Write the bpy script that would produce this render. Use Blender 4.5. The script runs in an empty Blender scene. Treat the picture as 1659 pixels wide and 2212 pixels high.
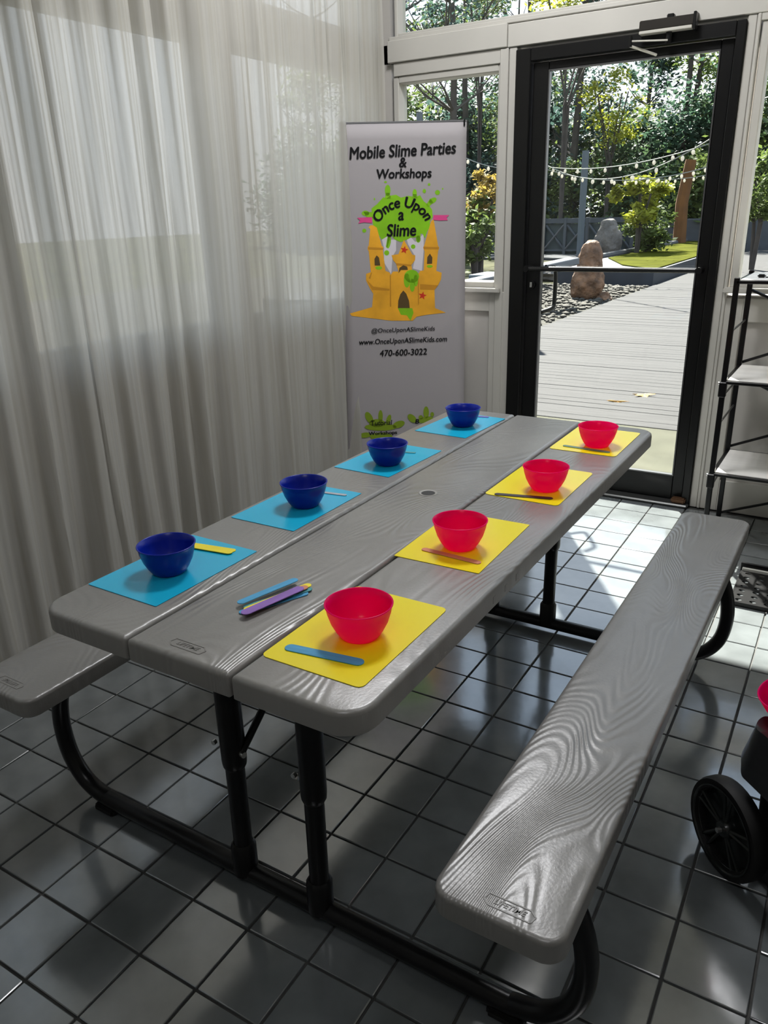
import bpy, bmesh, math, random
from mathutils import Vector, Matrix, noise
from mathutils.geometry import tessellate_polygon
random.seed(7)
C = bpy.context.scene.collection
PI = math.pi

# ------------------------------------------------------------------ camera
CAM = Vector((0.937, -0.801, 1.447)); YAW, PITCH, ROLL, FPX = 0.557, 1.203, -0.029, 1680.0
RC = Matrix.Rotation(YAW, 3, 'Z') @ Matrix.Rotation(PITCH, 3, 'X') @ Matrix.Rotation(ROLL, 3, 'Z')
cd = bpy.data.cameras.new('camera'); cam = bpy.data.objects.new('camera', cd); C.objects.link(cam)
cd.sensor_fit = 'VERTICAL'; cd.sensor_height = 36.0; cd.lens = 36.0 * FPX / 2212.0; cd.clip_start = 0.02; cd.clip_end = 400
cam.matrix_world = Matrix.Translation(CAM) @ RC.to_4x4()
bpy.context.scene.camera = cam
def at(u, v, n, d):                      # point of the world plane n.p = d that the pixel looks at
    r = RC @ Vector(((u - 829.5) / FPX, -(v - 1106) / FPX, -1.0)); n = Vector(n)
    return CAM + r * ((d - n.dot(CAM)) / n.dot(r))
def project(p):
    q = RC.transposed() @ (Vector(p) - CAM)
    return (829.5 + FPX * q.x / -q.z, 1106 - FPX * q.y / -q.z) if q.z < -.05 else None

# ------------------------------------------------------------------ world, sun, exposure
S = bpy.context.scene
S.view_settings.view_transform = 'Standard'; S.view_settings.look = 'None'
S.view_settings.exposure = 1.2; S.view_settings.gamma = 1.0; S.view_settings.use_curve_mapping = False
W = bpy.data.worlds.new('sky'); S.world = W; W.use_nodes = True
nt = W.node_tree; nt.nodes.clear()
tc = nt.nodes.new('ShaderNodeTexCoord'); sx = nt.nodes.new('ShaderNodeSeparateXYZ'); cr = nt.nodes.new('ShaderNodeValToRGB')
bg = nt.nodes.new('ShaderNodeBackground'); wo = nt.nodes.new('ShaderNodeOutputWorld')
nt.links.new(tc.outputs['Generated'], sx.inputs[0]); nt.links.new(sx.outputs['Z'], cr.inputs[0])
cr.color_ramp.elements[0].position = 0.0; cr.color_ramp.elements[0].color = (0.78, 0.78, 0.80, 1)
cr.color_ramp.elements[1].position = 0.75; cr.color_ramp.elements[1].color = (0.50, 0.66, 0.92, 1)
nt.links.new(cr.outputs[0], bg.inputs[0]); nt.links.new(bg.outputs[0], wo.inputs[0]); bg.inputs[1].default_value = 0.85
FILL_W = 1.0
SUNDIR = Vector((-0.545 * 0.661, 0.838 * 0.661, 0.750)).normalized()      # towards the sun
sl = bpy.data.lights.new('sun', 'SUN'); sl.energy = 15.0; sl.angle = math.radians(0.8); sl.color = (1.0, 0.95, 0.88)
so = bpy.data.objects.new('sun', sl); C.objects.link(so); so.rotation_euler = SUNDIR.to_track_quat('Z', 'Y').to_euler()

# ------------------------------------------------------------------ materials
def newmat(name):
    m = bpy.data.materials.new(name); m.use_nodes = True; return m, m.node_tree, m.node_tree.nodes['Principled BSDF']
def mat(name, col, rough=0.5, metal=0.0, spec=0.5, var=0.0, vscale=8.0, bump=0.0, bscale=60.0, stretch=(1, 1, 1), trans=0.0, ior=1.5, coat=0.0, bdist=.003):
    m, t, b = newmat(name)
    b.inputs['Base Color'].default_value = (*col, 1); b.inputs['Roughness'].default_value = rough
    b.inputs['IOR'].default_value = ior; b.inputs['Coat Weight'].default_value = coat; b.inputs['Coat Roughness'].default_value = .12; b.inputs['Metallic'].default_value = metal; b.inputs['Specular IOR Level'].default_value = spec
    L = t.links.new; N = t.nodes.new
    if var or bump:
        tx = N('ShaderNodeTexCoord'); mp = N('ShaderNodeMapping'); mp.inputs['Scale'].default_value = stretch
        L(tx.outputs['Object'], mp.inputs[0])
    if var:
        n = N('ShaderNodeTexNoise'); n.inputs['Scale'].default_value = vscale; n.inputs['Detail'].default_value = 5
        r = N('ShaderNodeValToRGB'); r.color_ramp.elements[0].position = .3; r.color_ramp.elements[1].position = .7
        r.color_ramp.elements[0].color = (*[max(0, c * (1 - var)) for c in col], 1)
        r.color_ramp.elements[1].color = (*[min(1, c * (1 + var)) for c in col], 1)
        L(mp.outputs[0], n.inputs['Vector']); L(n.outputs['Fac'], r.inputs[0]); L(r.outputs[0], b.inputs['Base Color'])
    if bump:
        n2 = N('ShaderNodeTexNoise'); n2.inputs['Scale'].default_value = bscale; n2.inputs['Detail'].default_value = 3
        bp = N('ShaderNodeBump'); bp.inputs['Strength'].default_value = bump; bp.inputs['Distance'].default_value = bdist
        L(mp.outputs[0], n2.inputs['Vector']); L(n2.outputs['Fac'], bp.inputs['Height']); L(bp.outputs[0], b.inputs['Normal'])
    if trans:
        tl = N('ShaderNodeBsdfTranslucent'); tl.inputs[0].default_value = (*col, 1); mx = N('ShaderNodeMixShader'); mx.inputs[0].default_value = trans
        o = t.nodes['Material Output']; L(b.outputs[0], mx.inputs[1]); L(tl.outputs[0], mx.inputs[2]); L(mx.outputs[0], o.inputs[0])
    return m
def grain_mat(name, col, off, dens=38.0, gd_=.0006):     # moulded wood-grain relief: contour rings of a stretched noise field
    m, t, b = newmat(name); L = t.links.new; N = t.nodes.new
    b.inputs['Base Color'].default_value = (*col, 1); b.inputs['Roughness'].default_value = 0.36; b.inputs['IOR'].default_value = 1.9
    tx = N('ShaderNodeTexCoord'); mp = N('ShaderNodeMapping'); mp.inputs['Scale'].default_value = (1, .34, .0); mp.inputs['Location'].default_value = off
    n = N('ShaderNodeTexNoise'); n.inputs['Scale'].default_value = 4.2; n.inputs['Detail'].default_value = 1.2; n.inputs['Roughness'].default_value = .35; n.inputs['Distortion'].default_value = .5
    L(tx.outputs['Object'], mp.inputs[0]); L(mp.outputs[0], n.inputs['Vector'])
    mu = N('ShaderNodeMath'); mu.operation = 'MULTIPLY'; mu.inputs[1].default_value = dens * 2 * PI; L(n.outputs['Fac'], mu.inputs[0])
    sn = N('ShaderNodeMath'); sn.operation = 'SINE'; L(mu.outputs[0], sn.inputs[0])
    mk = N('ShaderNodeTexNoise'); mk.inputs['Scale'].default_value = 5; mk.inputs['Detail'].default_value = 2; L(tx.outputs['Object'], mk.inputs['Vector'])
    mr = N('ShaderNodeMapRange'); mr.inputs['From Min'].default_value = .38; mr.inputs['From Max'].default_value = .6; mr.inputs['To Min'].default_value = .25; L(mk.outputs['Fac'], mr.inputs['Value'])
    ht = N('ShaderNodeMath'); ht.operation = 'MULTIPLY'; L(sn.outputs[0], ht.inputs[0]); L(mr.outputs[0], ht.inputs[1])
    n3 = N('ShaderNodeTexNoise'); n3.inputs['Scale'].default_value = 160; L(tx.outputs['Object'], n3.inputs['Vector'])
    ad = N('ShaderNodeMath'); ad.operation = 'MULTIPLY_ADD'; ad.inputs[1].default_value = .7; L(n3.outputs['Fac'], ad.inputs[0]); L(ht.outputs[0], ad.inputs[2])
    bp = N('ShaderNodeBump'); bp.inputs['Strength'].default_value = .55; bp.inputs['Distance'].default_value = gd_
    L(ad.outputs[0], bp.inputs['Height']); L(bp.outputs[0], b.inputs['Normal'])
    n4 = N('ShaderNodeTexNoise'); n4.inputs['Scale'].default_value = 3; n4.inputs['Detail'].default_value = 6; L(tx.outputs['Object'], n4.inputs['Vector'])
    r = N('ShaderNodeValToRGB'); r.color_ramp.elements[0].position = .35; r.color_ramp.elements[1].position = .7
    r.color_ramp.elements[0].color = (*[c * .86 for c in col], 1); r.color_ramp.elements[1].color = (*[c * 1.1 for c in col], 1)
    L(n4.outputs['Fac'], r.inputs[0]); L(r.outputs[0], b.inputs['Base Color'])
    return m
def glass_mat(name, tint=(.95, .97, .96)):
    m = bpy.data.materials.new(name); m.use_nodes = True; t = m.node_tree; t.nodes.clear(); N = t.nodes.new; L = t.links.new
    o = N('ShaderNodeOutputMaterial'); tr = N('ShaderNodeBsdfTransparent'); tr.inputs[0].default_value = (*tint, 1)
    g = N('ShaderNodeBsdfGlossy'); g.inputs['Roughness'].default_value = 0.0; lw = N('ShaderNodeLayerWeight'); lw.inputs[0].default_value = .5
    pw = N('ShaderNodeMath'); pw.operation = 'POWER'; pw.inputs[1].default_value = 4; L(lw.outputs['Facing'], pw.inputs[0])
    f = N('ShaderNodeMath'); f.operation = 'MULTIPLY_ADD'; f.inputs[1].default_value = .8; f.inputs[2].default_value = .025; L(pw.outputs[0], f.inputs[0])
    mx = N('ShaderNodeMixShader'); L(f.outputs[0], mx.inputs[0]); L(tr.outputs[0], mx.inputs[1]); L(g.outputs[0], mx.inputs[2]); L(mx.outputs[0], o.inputs[0])
    return m
def curtain_mat():
    m = bpy.data.materials.new('sheer_linen'); m.use_nodes = True; t = m.node_tree; t.nodes.clear(); N = t.nodes.new; L = t.links.new
    o = N('ShaderNodeOutputMaterial')
    tx = N('ShaderNodeTexCoord'); mp = N('ShaderNodeMapping'); mp.inputs['Scale'].default_value = (1, 38, .3)
    n = N('ShaderNodeTexNoise'); n.inputs['Scale'].default_value = 1.6; n.inputs['Detail'].default_value = 6
    L(tx.outputs['Object'], mp.inputs[0]); L(mp.outputs[0], n.inputs['Vector'])
    r = N('ShaderNodeValToRGB'); r.color_ramp.elements[0].position = .36; r.color_ramp.elements[1].position = .56
    r.color_ramp.elements[0].color = (.50, .48, .425, 1); r.color_ramp.elements[1].color = (.60, .585, .54, 1); L(n.outputs['Fac'], r.inputs[0])
    d = N('ShaderNodeBsdfDiffuse'); tl = N('ShaderNodeBsdfTranslucent'); L(r.outputs[0], d.inputs[0]); L(r.outputs[0], tl.inputs[0])
    m1 = N('ShaderNodeMixShader'); m1.inputs[0].default_value = .42; L(d.outputs[0], m1.inputs[1]); L(tl.outputs[0], m1.inputs[2])
    tp = N('ShaderNodeBsdfTransparent'); m2 = N('ShaderNodeMixShader'); L(m1.outputs[0], m2.inputs[1]); L(tp.outputs[0], m2.inputs[2])
    mr = N('ShaderNodeMapRange'); mr.inputs['From Min'].default_value = .35; mr.inputs['From Max'].default_value = .75; mr.inputs['To Min'].default_value = .02; mr.inputs['To Max'].default_value = .20
    L(n.outputs['Fac'], mr.inputs['Value']); L(mr.outputs[0], m2.inputs[0]); L(m2.outputs[0], o.inputs[0])
    return m
M = dict(
    trim=mat('painted_trim', (.48, .465, .425), .55, spec=.2, var=.04, vscale=3, bump=.05),
    wall=mat('painted_panel', (.46, .44, .41), .55, spec=.2, var=.05, vscale=4),
    ceil=mat('ceiling_paint', (.82, .81, .78), .7),
    tile=mat('slate_tile', (.125, .137, .141), .13, spec=.5, var=.20, vscale=7, bump=.18, bscale=9, ior=2.5),
    grout=mat('grout', (.035, .035, .033), .75, var=.3, vscale=30),
    gtop=[grain_mat('moulded_resin_top_%s' % k, (.205, .198, .184), o) for k, o in (('a', (0, 0, 0)), ('b', (3.1, 1.2, 2)), ('c', (7.7, 4.1, 5)))],
    gbench=[grain_mat('moulded_resin_bench_%s' % k, (.180, .174, .163), o, 46.0, .0008) for k, o in (('a', (1.55, 9.03, 4)), ('b', (5.1, 3.2, 1)))],  # same resin as the tops, toned darker to offset the light on the benches
    resin=mat('resin', (.20, .193, .18), .4, bump=.1, bscale=160),
    black=mat('black_powder_coat', (.004, .004, .0045), .30, spec=.3, bump=.05, bscale=200),
    blackmat=mat('black_rubber', (.006, .006, .006), .6, spec=.25),
    steel=mat('steel', (.6, .6, .58), .3, metal=1.0),
    brushed=mat('pale_painted_steel', (.62, .60, .54), .35, metal=.4),
    alu=mat('black_anodised_aluminium', (.004, .004, .004), .35, spec=.3),
    glass=glass_mat('window_glass'), curtain=curtain_mat(),
    blue=mat('blue_plastic', (.002, .018, .34), .28, spec=.4, trans=.12),
    pink=mat('pink_plastic', (1.0, .001, .26), .25, spec=.4, trans=.65),
    yellow=mat('yellow_plastic_mat', (.90, .76, .004), .26, spec=.5, ior=1.6),
    cyan=mat('blue_plastic_mat', (.010, .42, .66), .24, spec=.5, ior=1.6),
    st_blue=mat('blue_craft_wood', (.06, .33, .58), .6, var=.15, vscale=20, stretch=(1, 8, 1)),
    st_yellow=mat('yellow_craft_wood', (.85, .70, .03), .6, var=.1, vscale=20),
    st_purple=mat('purple_craft_wood', (.26, .13, .46), .6, var=.25, vscale=14),
    st_teal=mat('teal_craft_wood', (.08, .32, .34), .6, var=.2, vscale=14),
    st_orange=mat('orange_craft_wood', (.62, .24, .12), .6, var=.2, vscale=14),
    st_dark=mat('dark_craft_wood', (.035, .03, .035), .5, var=.2, vscale=14),
    st_green=mat('green_craft_wood', (.16, .28, .20), .6, var=.2, vscale=14),
    banner=mat('banner_film', (.40, .375, .385), .65, spec=.2, trans=.10),
    ink=mat('ink_black', (.012, .012, .014), .5), lime=mat('ink_lime', (.22, .52, .005), .5, var=.12, vscale=10),
    olive=mat('ink_olive', (.20, .30, .01), .5), sand=mat('ink_sand', (.80, .38, .02), .5, var=.16, vscale=9),
    sand2=mat('ink_sand_dark', (.55, .24, .012), .5, var=.1, vscale=9), red=mat('ink_red', (.62, .03, .01), .5), rose=mat('ink_pink', (.70, .06, .25), .5),
    hole=mat('ink_brown', (.09, .055, .015), .5), cloud=mat('ink_white', (.66, .62, .66), .5),
    shelfb=mat('shelf_board_pale', (.85, .83, .79), .3, var=.12, vscale=3, stretch=(.6, 4, 1)),  # whitened to look sunlit; faint stripes stand for mesh shadows
    bag=mat('bin_liner', (.012, .013, .015), .25, spec=.5, trans=.08, bump=.6, bscale=18),
    deck=mat('weathered_deck', (.056, .055, .0545), .8, spec=.08, var=.14, vscale=5, stretch=(.5, 8, 1)),
    concrete=mat('pale_concrete', (.066, .066, .048), .9, spec=.1, var=.15, vscale=4),
    slab=mat('white_slab', (.045, .047, .05), .8, spec=.1, var=.08, vscale=4),
    gravel=mat('gravel_bed', (.052, .050, .042), .9, spec=.1, var=.35, vscale=14),
    pebble=mat('pebble', (.062, .057, .048), .8, spec=.1, var=.4, vscale=3),
    darkstone=mat('dark_stone_wall', (.022, .028, .038), .7, var=.2, vscale=3),
    curb=mat('grey_curb', (.14, .15, .16), .8, spec=.1, var=.1, vscale=4),
    lawn=mat('mossy_lawn', (.050, .054, .004), .95, spec=.02, var=.3, vscale=1.6),
    soil=mat('forest_floor', (.045, .045, .02), .95, spec=.1, var=.4, vscale=.6),
    rock=mat('standing_stone', (.15, .082, .045), .85, var=.75, vscale=5.5, bump=1.0, bscale=7, bdist=.09),
    rock2=mat('pale_standing_stone', (.14, .125, .11), .85, var=.45, vscale=3, bump=1.0, bscale=5, bdist=.09),
    fence=mat('grey_fence_wood', (.05, .058, .066), .7, var=.15, vscale=5),
    fence2=mat('pale_fence_brace', (.11, .11, .112), .6, spec=.1),
    pole=mat('grey_pole', (.075, .095, .115), .5), bulb=mat('white_bulb', (.75, .72, .64), .15, trans=.5), wire=mat('pale_wire', (.22, .23, .20), .6),
    bark=mat('bark', (.050, .042, .036), .9, var=.3, vscale=3), orangebark=mat('orange_bark', (.13, .055, .014), .9, var=.3, vscale=3),
    leaf=[mat('leaf_%d' % i, c, .6, spec=.3, trans=.45, var=.35, vscale=.9) for i, c in enumerate([(.050, .095, .060), (.068, .115, .050), (.10, .14, .035), (.28, .30, .03), (.26, .19, .04), (.045, .082, .068)])],
    fallen=mat('fallen_leaf', (.36, .20, .05), .8, var=.2, vscale=8), roof=mat('added_eave_board', (.35, .33, .30), .7),
)

# ------------------------------------------------------------------ helpers
def new_ob(name, me, parent=None):
    o = bpy.data.objects.new(name, me); C.objects.link(o)
    if parent is not None: o.parent = parent
    return o
def obj(name, bm, m, parent=None, smooth=False, loc=None):
    me = bpy.data.meshes.new(name)
    bmesh.ops.recalc_face_normals(bm, faces=bm.faces) if len(bm.faces) < 60000 else None
    bm.to_mesh(me); bm.free()
    if m is not None:
        for mm in (m if isinstance(m, (list, tuple)) else [m]): me.materials.append(mm)
    if smooth:
        for p in me.polygons: p.use_smooth = True
        try: me.set_sharp_from_angle(angle=math.radians(40))
        except Exception: pass
    o = new_ob(name, me, parent)
    if loc is not None: o.location = loc
    return o
def thing(name, label, cat, loc=(0, 0, 0), rotz=0, group=None):
    o = bpy.data.objects.new(name, None); C.objects.link(o); o.empty_display_size = .05
    o.location = loc; o.rotation_euler = (0, 0, rotz); o['label'] = label; o['category'] = cat
    if group: o['group'] = group
    return o
def tag(o, label, cat, group=None, kind=None):
    o['label'] = label; o['category'] = cat
    if group: o['group'] = group
    if kind: o['kind'] = kind
    return o
def struct(name, bm, m, label=None, cat=None, smooth=False):
    o = obj(name, bm, m, None, smooth); o['kind'] = 'structure'
    o['label'] = label or name.replace('_', ' '); o['category'] = cat or name.split('_')[0]; return o
def bx(bm, x0, x1, y0, y1, z0, z1, bev=0.0, seg=1):
    r = bmesh.ops.create_cube(bm, size=1.0)
    vs = r['verts']
    for v in vs: v.co = Vector(((x0 + x1) / 2 + v.co.x * (x1 - x0), (y0 + y1) / 2 + v.co.y * (y1 - y0), (z0 + z1) / 2 + v.co.z * (z1 - z0)))
    if bev: bmesh.ops.bevel(bm, geom=list({e for v in vs for e in v.link_edges}), offset=bev, segments=seg, affect='EDGES', clamp_overlap=True)
    return bm
def box(*a, **k): return bx(bmesh.new(), *a, **k)
def tube(bm, pts, r, n=12, caps=True, radii=None):
    pts = [Vector(p) for p in pts]; rings = []
    t = (pts[1] - pts[0]).normalized(); up = Vector((0, 0, 1)) if abs(t.z) < .9 else Vector((0, 1, 0))
    u = t.cross(up).normalized()
    for i, p in enumerate(pts):
        t = ((pts[min(i + 1, len(pts) - 1)] - pts[max(i - 1, 0)])).normalized()
        u = (u - t * u.dot(t)).normalized(); w = t.cross(u)
        rr = radii[i] if radii else r
        rings.append([bm.verts.new(p + (u * math.cos(2 * PI * k / n) + w * math.sin(2 * PI * k / n)) * rr) for k in range(n)])
    for a, b in zip(rings, rings[1:]):
        for k in range(n): bm.faces.new((a[k], a[(k + 1) % n], b[(k + 1) % n], b[k]))
    if caps: bm.faces.new(rings[0][::-1]); bm.faces.new(rings[-1])
    return bm
def spline(pts, n=8):
    P = [Vector(p) for p in pts]; P = [P[0] * 2 - P[1]] + P + [P[-1] * 2 - P[-2]]; out = []
    for i in range(1, len(P) - 2):
        for k in range(n):
            t = k / n; a, b, c, d = P[i - 1:i + 3]
            out.append(.5 * ((2 * b) + (c - a) * t + (2 * a - 5 * b + 4 * c - d) * t * t + (-a + 3 * b - 3 * c + d) * t ** 3))
    return out + [P[-2]]
def lathe(bm, prof, n=48, c=(0, 0, 0), axis='Z'):
    rings = []
    for r, z in prof:
        ring = []
        for k in range(n):
            a = 2 * PI * k / n; q = (r * math.cos(a), r * math.sin(a), z)
            if axis == 'X': q = (z, r * math.cos(a), r * math.sin(a))
            if axis == 'Y': q = (r * math.cos(a), z, r * math.sin(a))
            ring.append(bm.verts.new(Vector(q) + Vector(c)))
        rings.append(ring)
    for a, b in zip(rings, rings[1:]):
        for k in range(n): bm.faces.new((a[k], a[(k + 1) % n], b[(k + 1) % n], b[k]))
    return rings
def prism(bm, poly, z0, z1):
    a = [bm.verts.new((x, y, z0)) for x, y in poly]; b = [bm.verts.new((x, y, z1)) for x, y in poly]
    bm.faces.new(a[::-1]); bm.faces.new(b); n = len(poly)
    for i in range(n): bm.faces.new((a[i], a[(i + 1) % n], b[(i + 1) % n], b[i]))
    return bm
def rrect(x0, x1, y0, y1, rs, n=8):             # corner radii: near-left, near-right, far-right, far-left
    out = []
    for (cx, cy, a0), r in zip(((x0, y0, PI), (x1, y0, 1.5 * PI), (x1, y1, 0), (x0, y1, .5 * PI)), rs):
        sx_ = 1 if cx == x0 else -1; sy_ = 1 if cy == y0 else -1
        m_ = n if r > .012 else 3
        for k in range(m_ + 1):
            a = a0 + .5 * PI * k / m_; out.append((cx + sx_ * r + r * math.cos(a), cy + sy_ * r + r * math.sin(a)))
    return out
def ring_loft(bm, loops, cap=True):
    R = [[bm.verts.new(p) for p in l] for l in loops]; n = len(R[0])
    for a, b in zip(R, R[1:]):
        for k in range(n): bm.faces.new((a[k], a[(k + 1) % n], b[(k + 1) % n], b[k]))
    if cap: bm.faces.new(R[0][::-1]); bm.faces.new(R[-1])
    return bm
def slab(x0, x1, y0, y1, z0, z1, rs, bev=.008):   # rounded-corner slab with a rolled top edge
    cx, cy = (x0 + x1) / 2, (y0 + y1) / 2
    def lp(ins, z, xs=1.0):
        return [(p[0], p[1], z) for p in rrect(x0 + ins, x1 - ins, y0 + ins, y1 - ins, [max(.002, r - ins) for r in rs])]
    loops = [lp(.004, z0), lp(0, z0 + .004)]
    for k in range(5):
        a = .5 * PI * k / 4; loops.append(lp(bev * (1 - math.cos(a)), z1 - bev + bev * math.sin(a)))
    return ring_loft(bmesh.new(), loops)
def text_mesh(s, size, bold=.02, ext=0.0, shear=0.0, align='CENTER', space=1.0):
    cu = bpy.data.curves.new('t', 'FONT'); cu.body = s; cu.size = size; cu.offset = bold * size; cu.extrude = ext
    cu.align_x = align; cu.align_y = 'CENTER'; cu.shear = shear; cu.space_character = space; cu.resolution_u = 3
    o = bpy.data.objects.new('t', cu); C.objects.link(o); bpy.context.view_layer.update()
    me = bpy.data.meshes.new_from_object(o.evaluated_get(bpy.context.evaluated_depsgraph_get()))
    C.objects.unlink(o); bpy.data.objects.remove(o); bpy.data.curves.remove(cu); return me

# ------------------------------------------------------------------ floor of separate tiles
TP, TX0, TY0, TROT = 0.1602, 0.0, -0.066, 0.0085
XW, YW, XR, YB, ZC = -1.50, 3.18, 3.6, -3.2, 3.35      # left wall face, far wall face, right, back, ceiling
fl = struct('floor', box(XW - .1, XR + .1, YB - .1, YW + .12, -.12, -.006), M['grout'], 'grey square tile floor with dark grout joints', 'floor')
def tile_mesh(seed):
    r = random.Random(seed); bm = bmesh.new(); h = TP / 2 - .0028
    bx(bm, -h, h, -h, h, -.010, 0, .0016, 1)
    for v in bm.verts: v.co.x += r.uniform(-.0006, .0006); v.co.y += r.uniform(-.0006, .0006)
    me = bpy.data.meshes.new('tile'); bm.to_mesh(me); bm.free(); me.materials.append(M['tile'])
    return me
tmesh = [tile_mesh(i) for i in range(4)]
ca, sa = math.cos(TROT), math.sin(TROT)
cells = []
for i in range(-12, 24):
    for j in range(-22, 22):
        lx, ly = TX0 + (i + .5) * TP, TY0 + (j + .5) * TP
        x, y = lx * ca - ly * sa, lx * sa + ly * ca
        if not (XW + .05 < x < XR - .07 and YB + .07 < y < YW - .07): continue
        pr = [project((x + a * TP / 2, y + b * TP / 2, 0)) for a, b in ((-1, -1), (1, -1), (1, 1), (-1, 1))]
        area = 0
        if all(pr) and any(-20 < q[0] < 1679 and -20 < q[1] < 2232 for q in pr):
            area = abs(sum(pr[k][0] * pr[(k + 1) % 4][1] - pr[(k + 1) % 4][0] * pr[k][1] for k in range(4))) / 2
        cells.append((area, x, y))
cells.sort(reverse=True)
rest = bmesh.new()
for k, (area, x, y) in enumerate(cells):
    if k < 300 and area > 0:
        o = new_ob('floor_tile', tmesh[k % 4], fl); o.location = (x, y, random.uniform(-.0006, .0004))
        o.rotation_euler = (random.gauss(0, .0022), random.gauss(0, .0022), TROT + PI / 2 * random.randrange(4) + random.gauss(0, .002))
    else:
        n0 = len(rest.verts); bx(rest, -TP / 2 + .0028, TP / 2 - .0028, -TP / 2 + .0028, TP / 2 - .0028, -.010, 0)
        rest.verts.ensure_lookup_table()
        ax, ay = random.gauss(0, .002), random.gauss(0, .002)
        for v in rest.verts[n0:]:
            vx, vy, vz = v.co; v.co = Vector((x + vx * ca - vy * sa, y + vx * sa + vy * ca, vz + ax * vx + ay * vy))
ro = obj('further_tiles', rest, M['tile'], fl); ro['kind'] = 'stuff'

# ------------------------------------------------------------------ room shell
TR = M['trim']
# far wall (door wall): sill wall, posts, header beam, transom
bm = bmesh.new()
DX0, DX1, DZ = -.715, .300, 2.150                       # black door frame opening
Y0, Y1 = YW, YW + .13
bx(bm, XW - .12, DX0 - .001, Y0 + .012, Y1, 0, 1.045)            # low wall left of the door
bx(bm, DX1 + .001, XR + .12, Y0 + .012, Y1, 0, 1.045)            # low wall right of the door
bx(bm, XW - .12, XR + .12, Y0 + .01, Y1, 2.168, 2.255)           # header beam
bx(bm, XW - .12, -1.425, Y0 + .01, Y1, 1.045, 3.35)              # left end post
bx(bm, XR - .02, XR + .12, Y0 + .01, Y1, 1.045, 3.35)
bx(bm, XW - .12, XR + .12, Y0 + .01, Y1, 3.22, 3.40)
bx(bm, 1.75, 1.9, Y0 + .01, Y1, 1.045, 2.17)
bx(bm, .84, .93, Y0 + .02, Y1 - .02, 2.25, 3.23)
wf = struct('wall_far', bm, M['wall'], 'pale painted wall around the black door, panelled below the windows', 'wall')
bm = bmesh.new()
for a, b in ((-1.43, -.80), (.385, 1.75)):                      # raised stiles and rails of the panelling
    bx(bm, a, b, Y0 - .004, Y0 + .014, .93, 1.035, .003); bx(bm, a, b, Y0 - .004, Y0 + .014, .0, .16, .003)
for a, b in ((-1.47, -1.40), (-.835, -.745), (.345, .43), (1.0, 1.07), (1.68, 1.75)):
    bx(bm, a, b, Y0 - .006, Y0 + .014, .0, 1.035, .003)
obj('panel_moulding', bm, TR, wf)
bm = bmesh.new()
bx(bm, -.800, -.757, Y0 - .012, Y0 + .05, 0, 2.165, .003); bx(bm, -.755, DX0 - .001, Y0 - .005, Y0 + .06, 0, 2.165, .003)
o = obj('trim_1', bm, TR); o['kind'] = 'structure'; o['label'] = 'pale painted post between the small window and the door'; o['category'] = 'trim'
bm = bmesh.new()
bx(bm, DX1 + .001, DX1 + .036, Y0 - .005, Y0 + .06, 0, 2.165, .003); bx(bm, DX1 + .038, .352, Y0 - .012, Y0 + .05, 0, 2.165, .003)
o = obj('trim_2', bm, TR); o['kind'] = 'structure'; o['label'] = 'pale painted post on the right of the door'; o['category'] = 'trim'
bm = bmesh.new()
bx(bm, -1.43, -.765, Y0 - .020, Y0 + .03, 2.168, 2.268, .003); bx(bm, -.763, 3.5, Y0 - .012, Y0 + .03, 2.166, 2.262, .003)
bx(bm, -1.43, 3.5, Y0 - .002, Y0 + .06, 2.268, 2.288, .003)
o = obj('trim_3', bm, TR); o['kind'] = 'structure'; o['label'] = 'pale header beam above the door and windows'; o['category'] = 'trim'

def window(n, x0, x1, z0, z1, label, fr=.03, sill=True, Yc=YW + .05):   # glass edges given
    bm = bmesh.new(); f = fr
    for a in (bx,):
        a(bm, x0 - f, x0, Yc - .05, Yc + .04, z0 - f, z1 + f, .004); a(bm, x1, x1 + f, Yc - .05, Yc + .04, z0 - f, z1 + f, .004)
        a(bm, x0, x1, Yc - .05, Yc + .04, z0 - f, z0, .004); a(bm, x0, x1, Yc - .05, Yc + .04, z1, z1 + f, .004)
    o = obj('window_%d' % n, bm, TR); o['kind'] = 'structure'; o['label'] = label; o['category'] = 'window'
    g = obj('glass_pane', box(x0 - .004, x1 + .004, Yc + .004, Yc + .010, z0 - .004, z1 + .004), M['glass'], o)
    if sill: obj('window_sill', box(x0 - f - .02, x1 + f + .012, YW - .035, YW + .012, z0 - f - .022, z0 - f + .002, bev=.004, seg=2), TR, o)
    return o
w = window(1, -1.376, -.812, 1.085, 2.072, 'small window left of the black door, partly behind the banner', .033)
window(2, .392, 1.70, 1.115, 2.105, 'window on the right of the black door behind the metal rack', .034)
bm = bmesh.new(); bx(bm, -1.40, -.80, YW - .008, YW + .03, 2.105, 2.166, .002); bx(bm, .352, 1.75, YW - .008, YW + .03, 2.139, 2.166, .002)
o = obj('trim_4', bm, TR); o['kind'] = 'structure'; o['label'] = 'pale casing boards over the two side windows'; o['category'] = 'trim'
window(3, -1.376, .84, 2.300, 3.18, 'transom window above the header beam', .02, False)
window(4, .93, 3.5, 2.300, 3.18, 'transom window above the header beam, right part', .02, False)
bm = bmesh.new(); bx(bm, 1.93, 3.5, YW + .02, YW + .10, 1.045, 2.168); o = obj('trim_5', bm, TR); o['kind'] = 'structure'; o['label'] = 'painted wall panel right of the second window'; o['category'] = 'trim'

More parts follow.
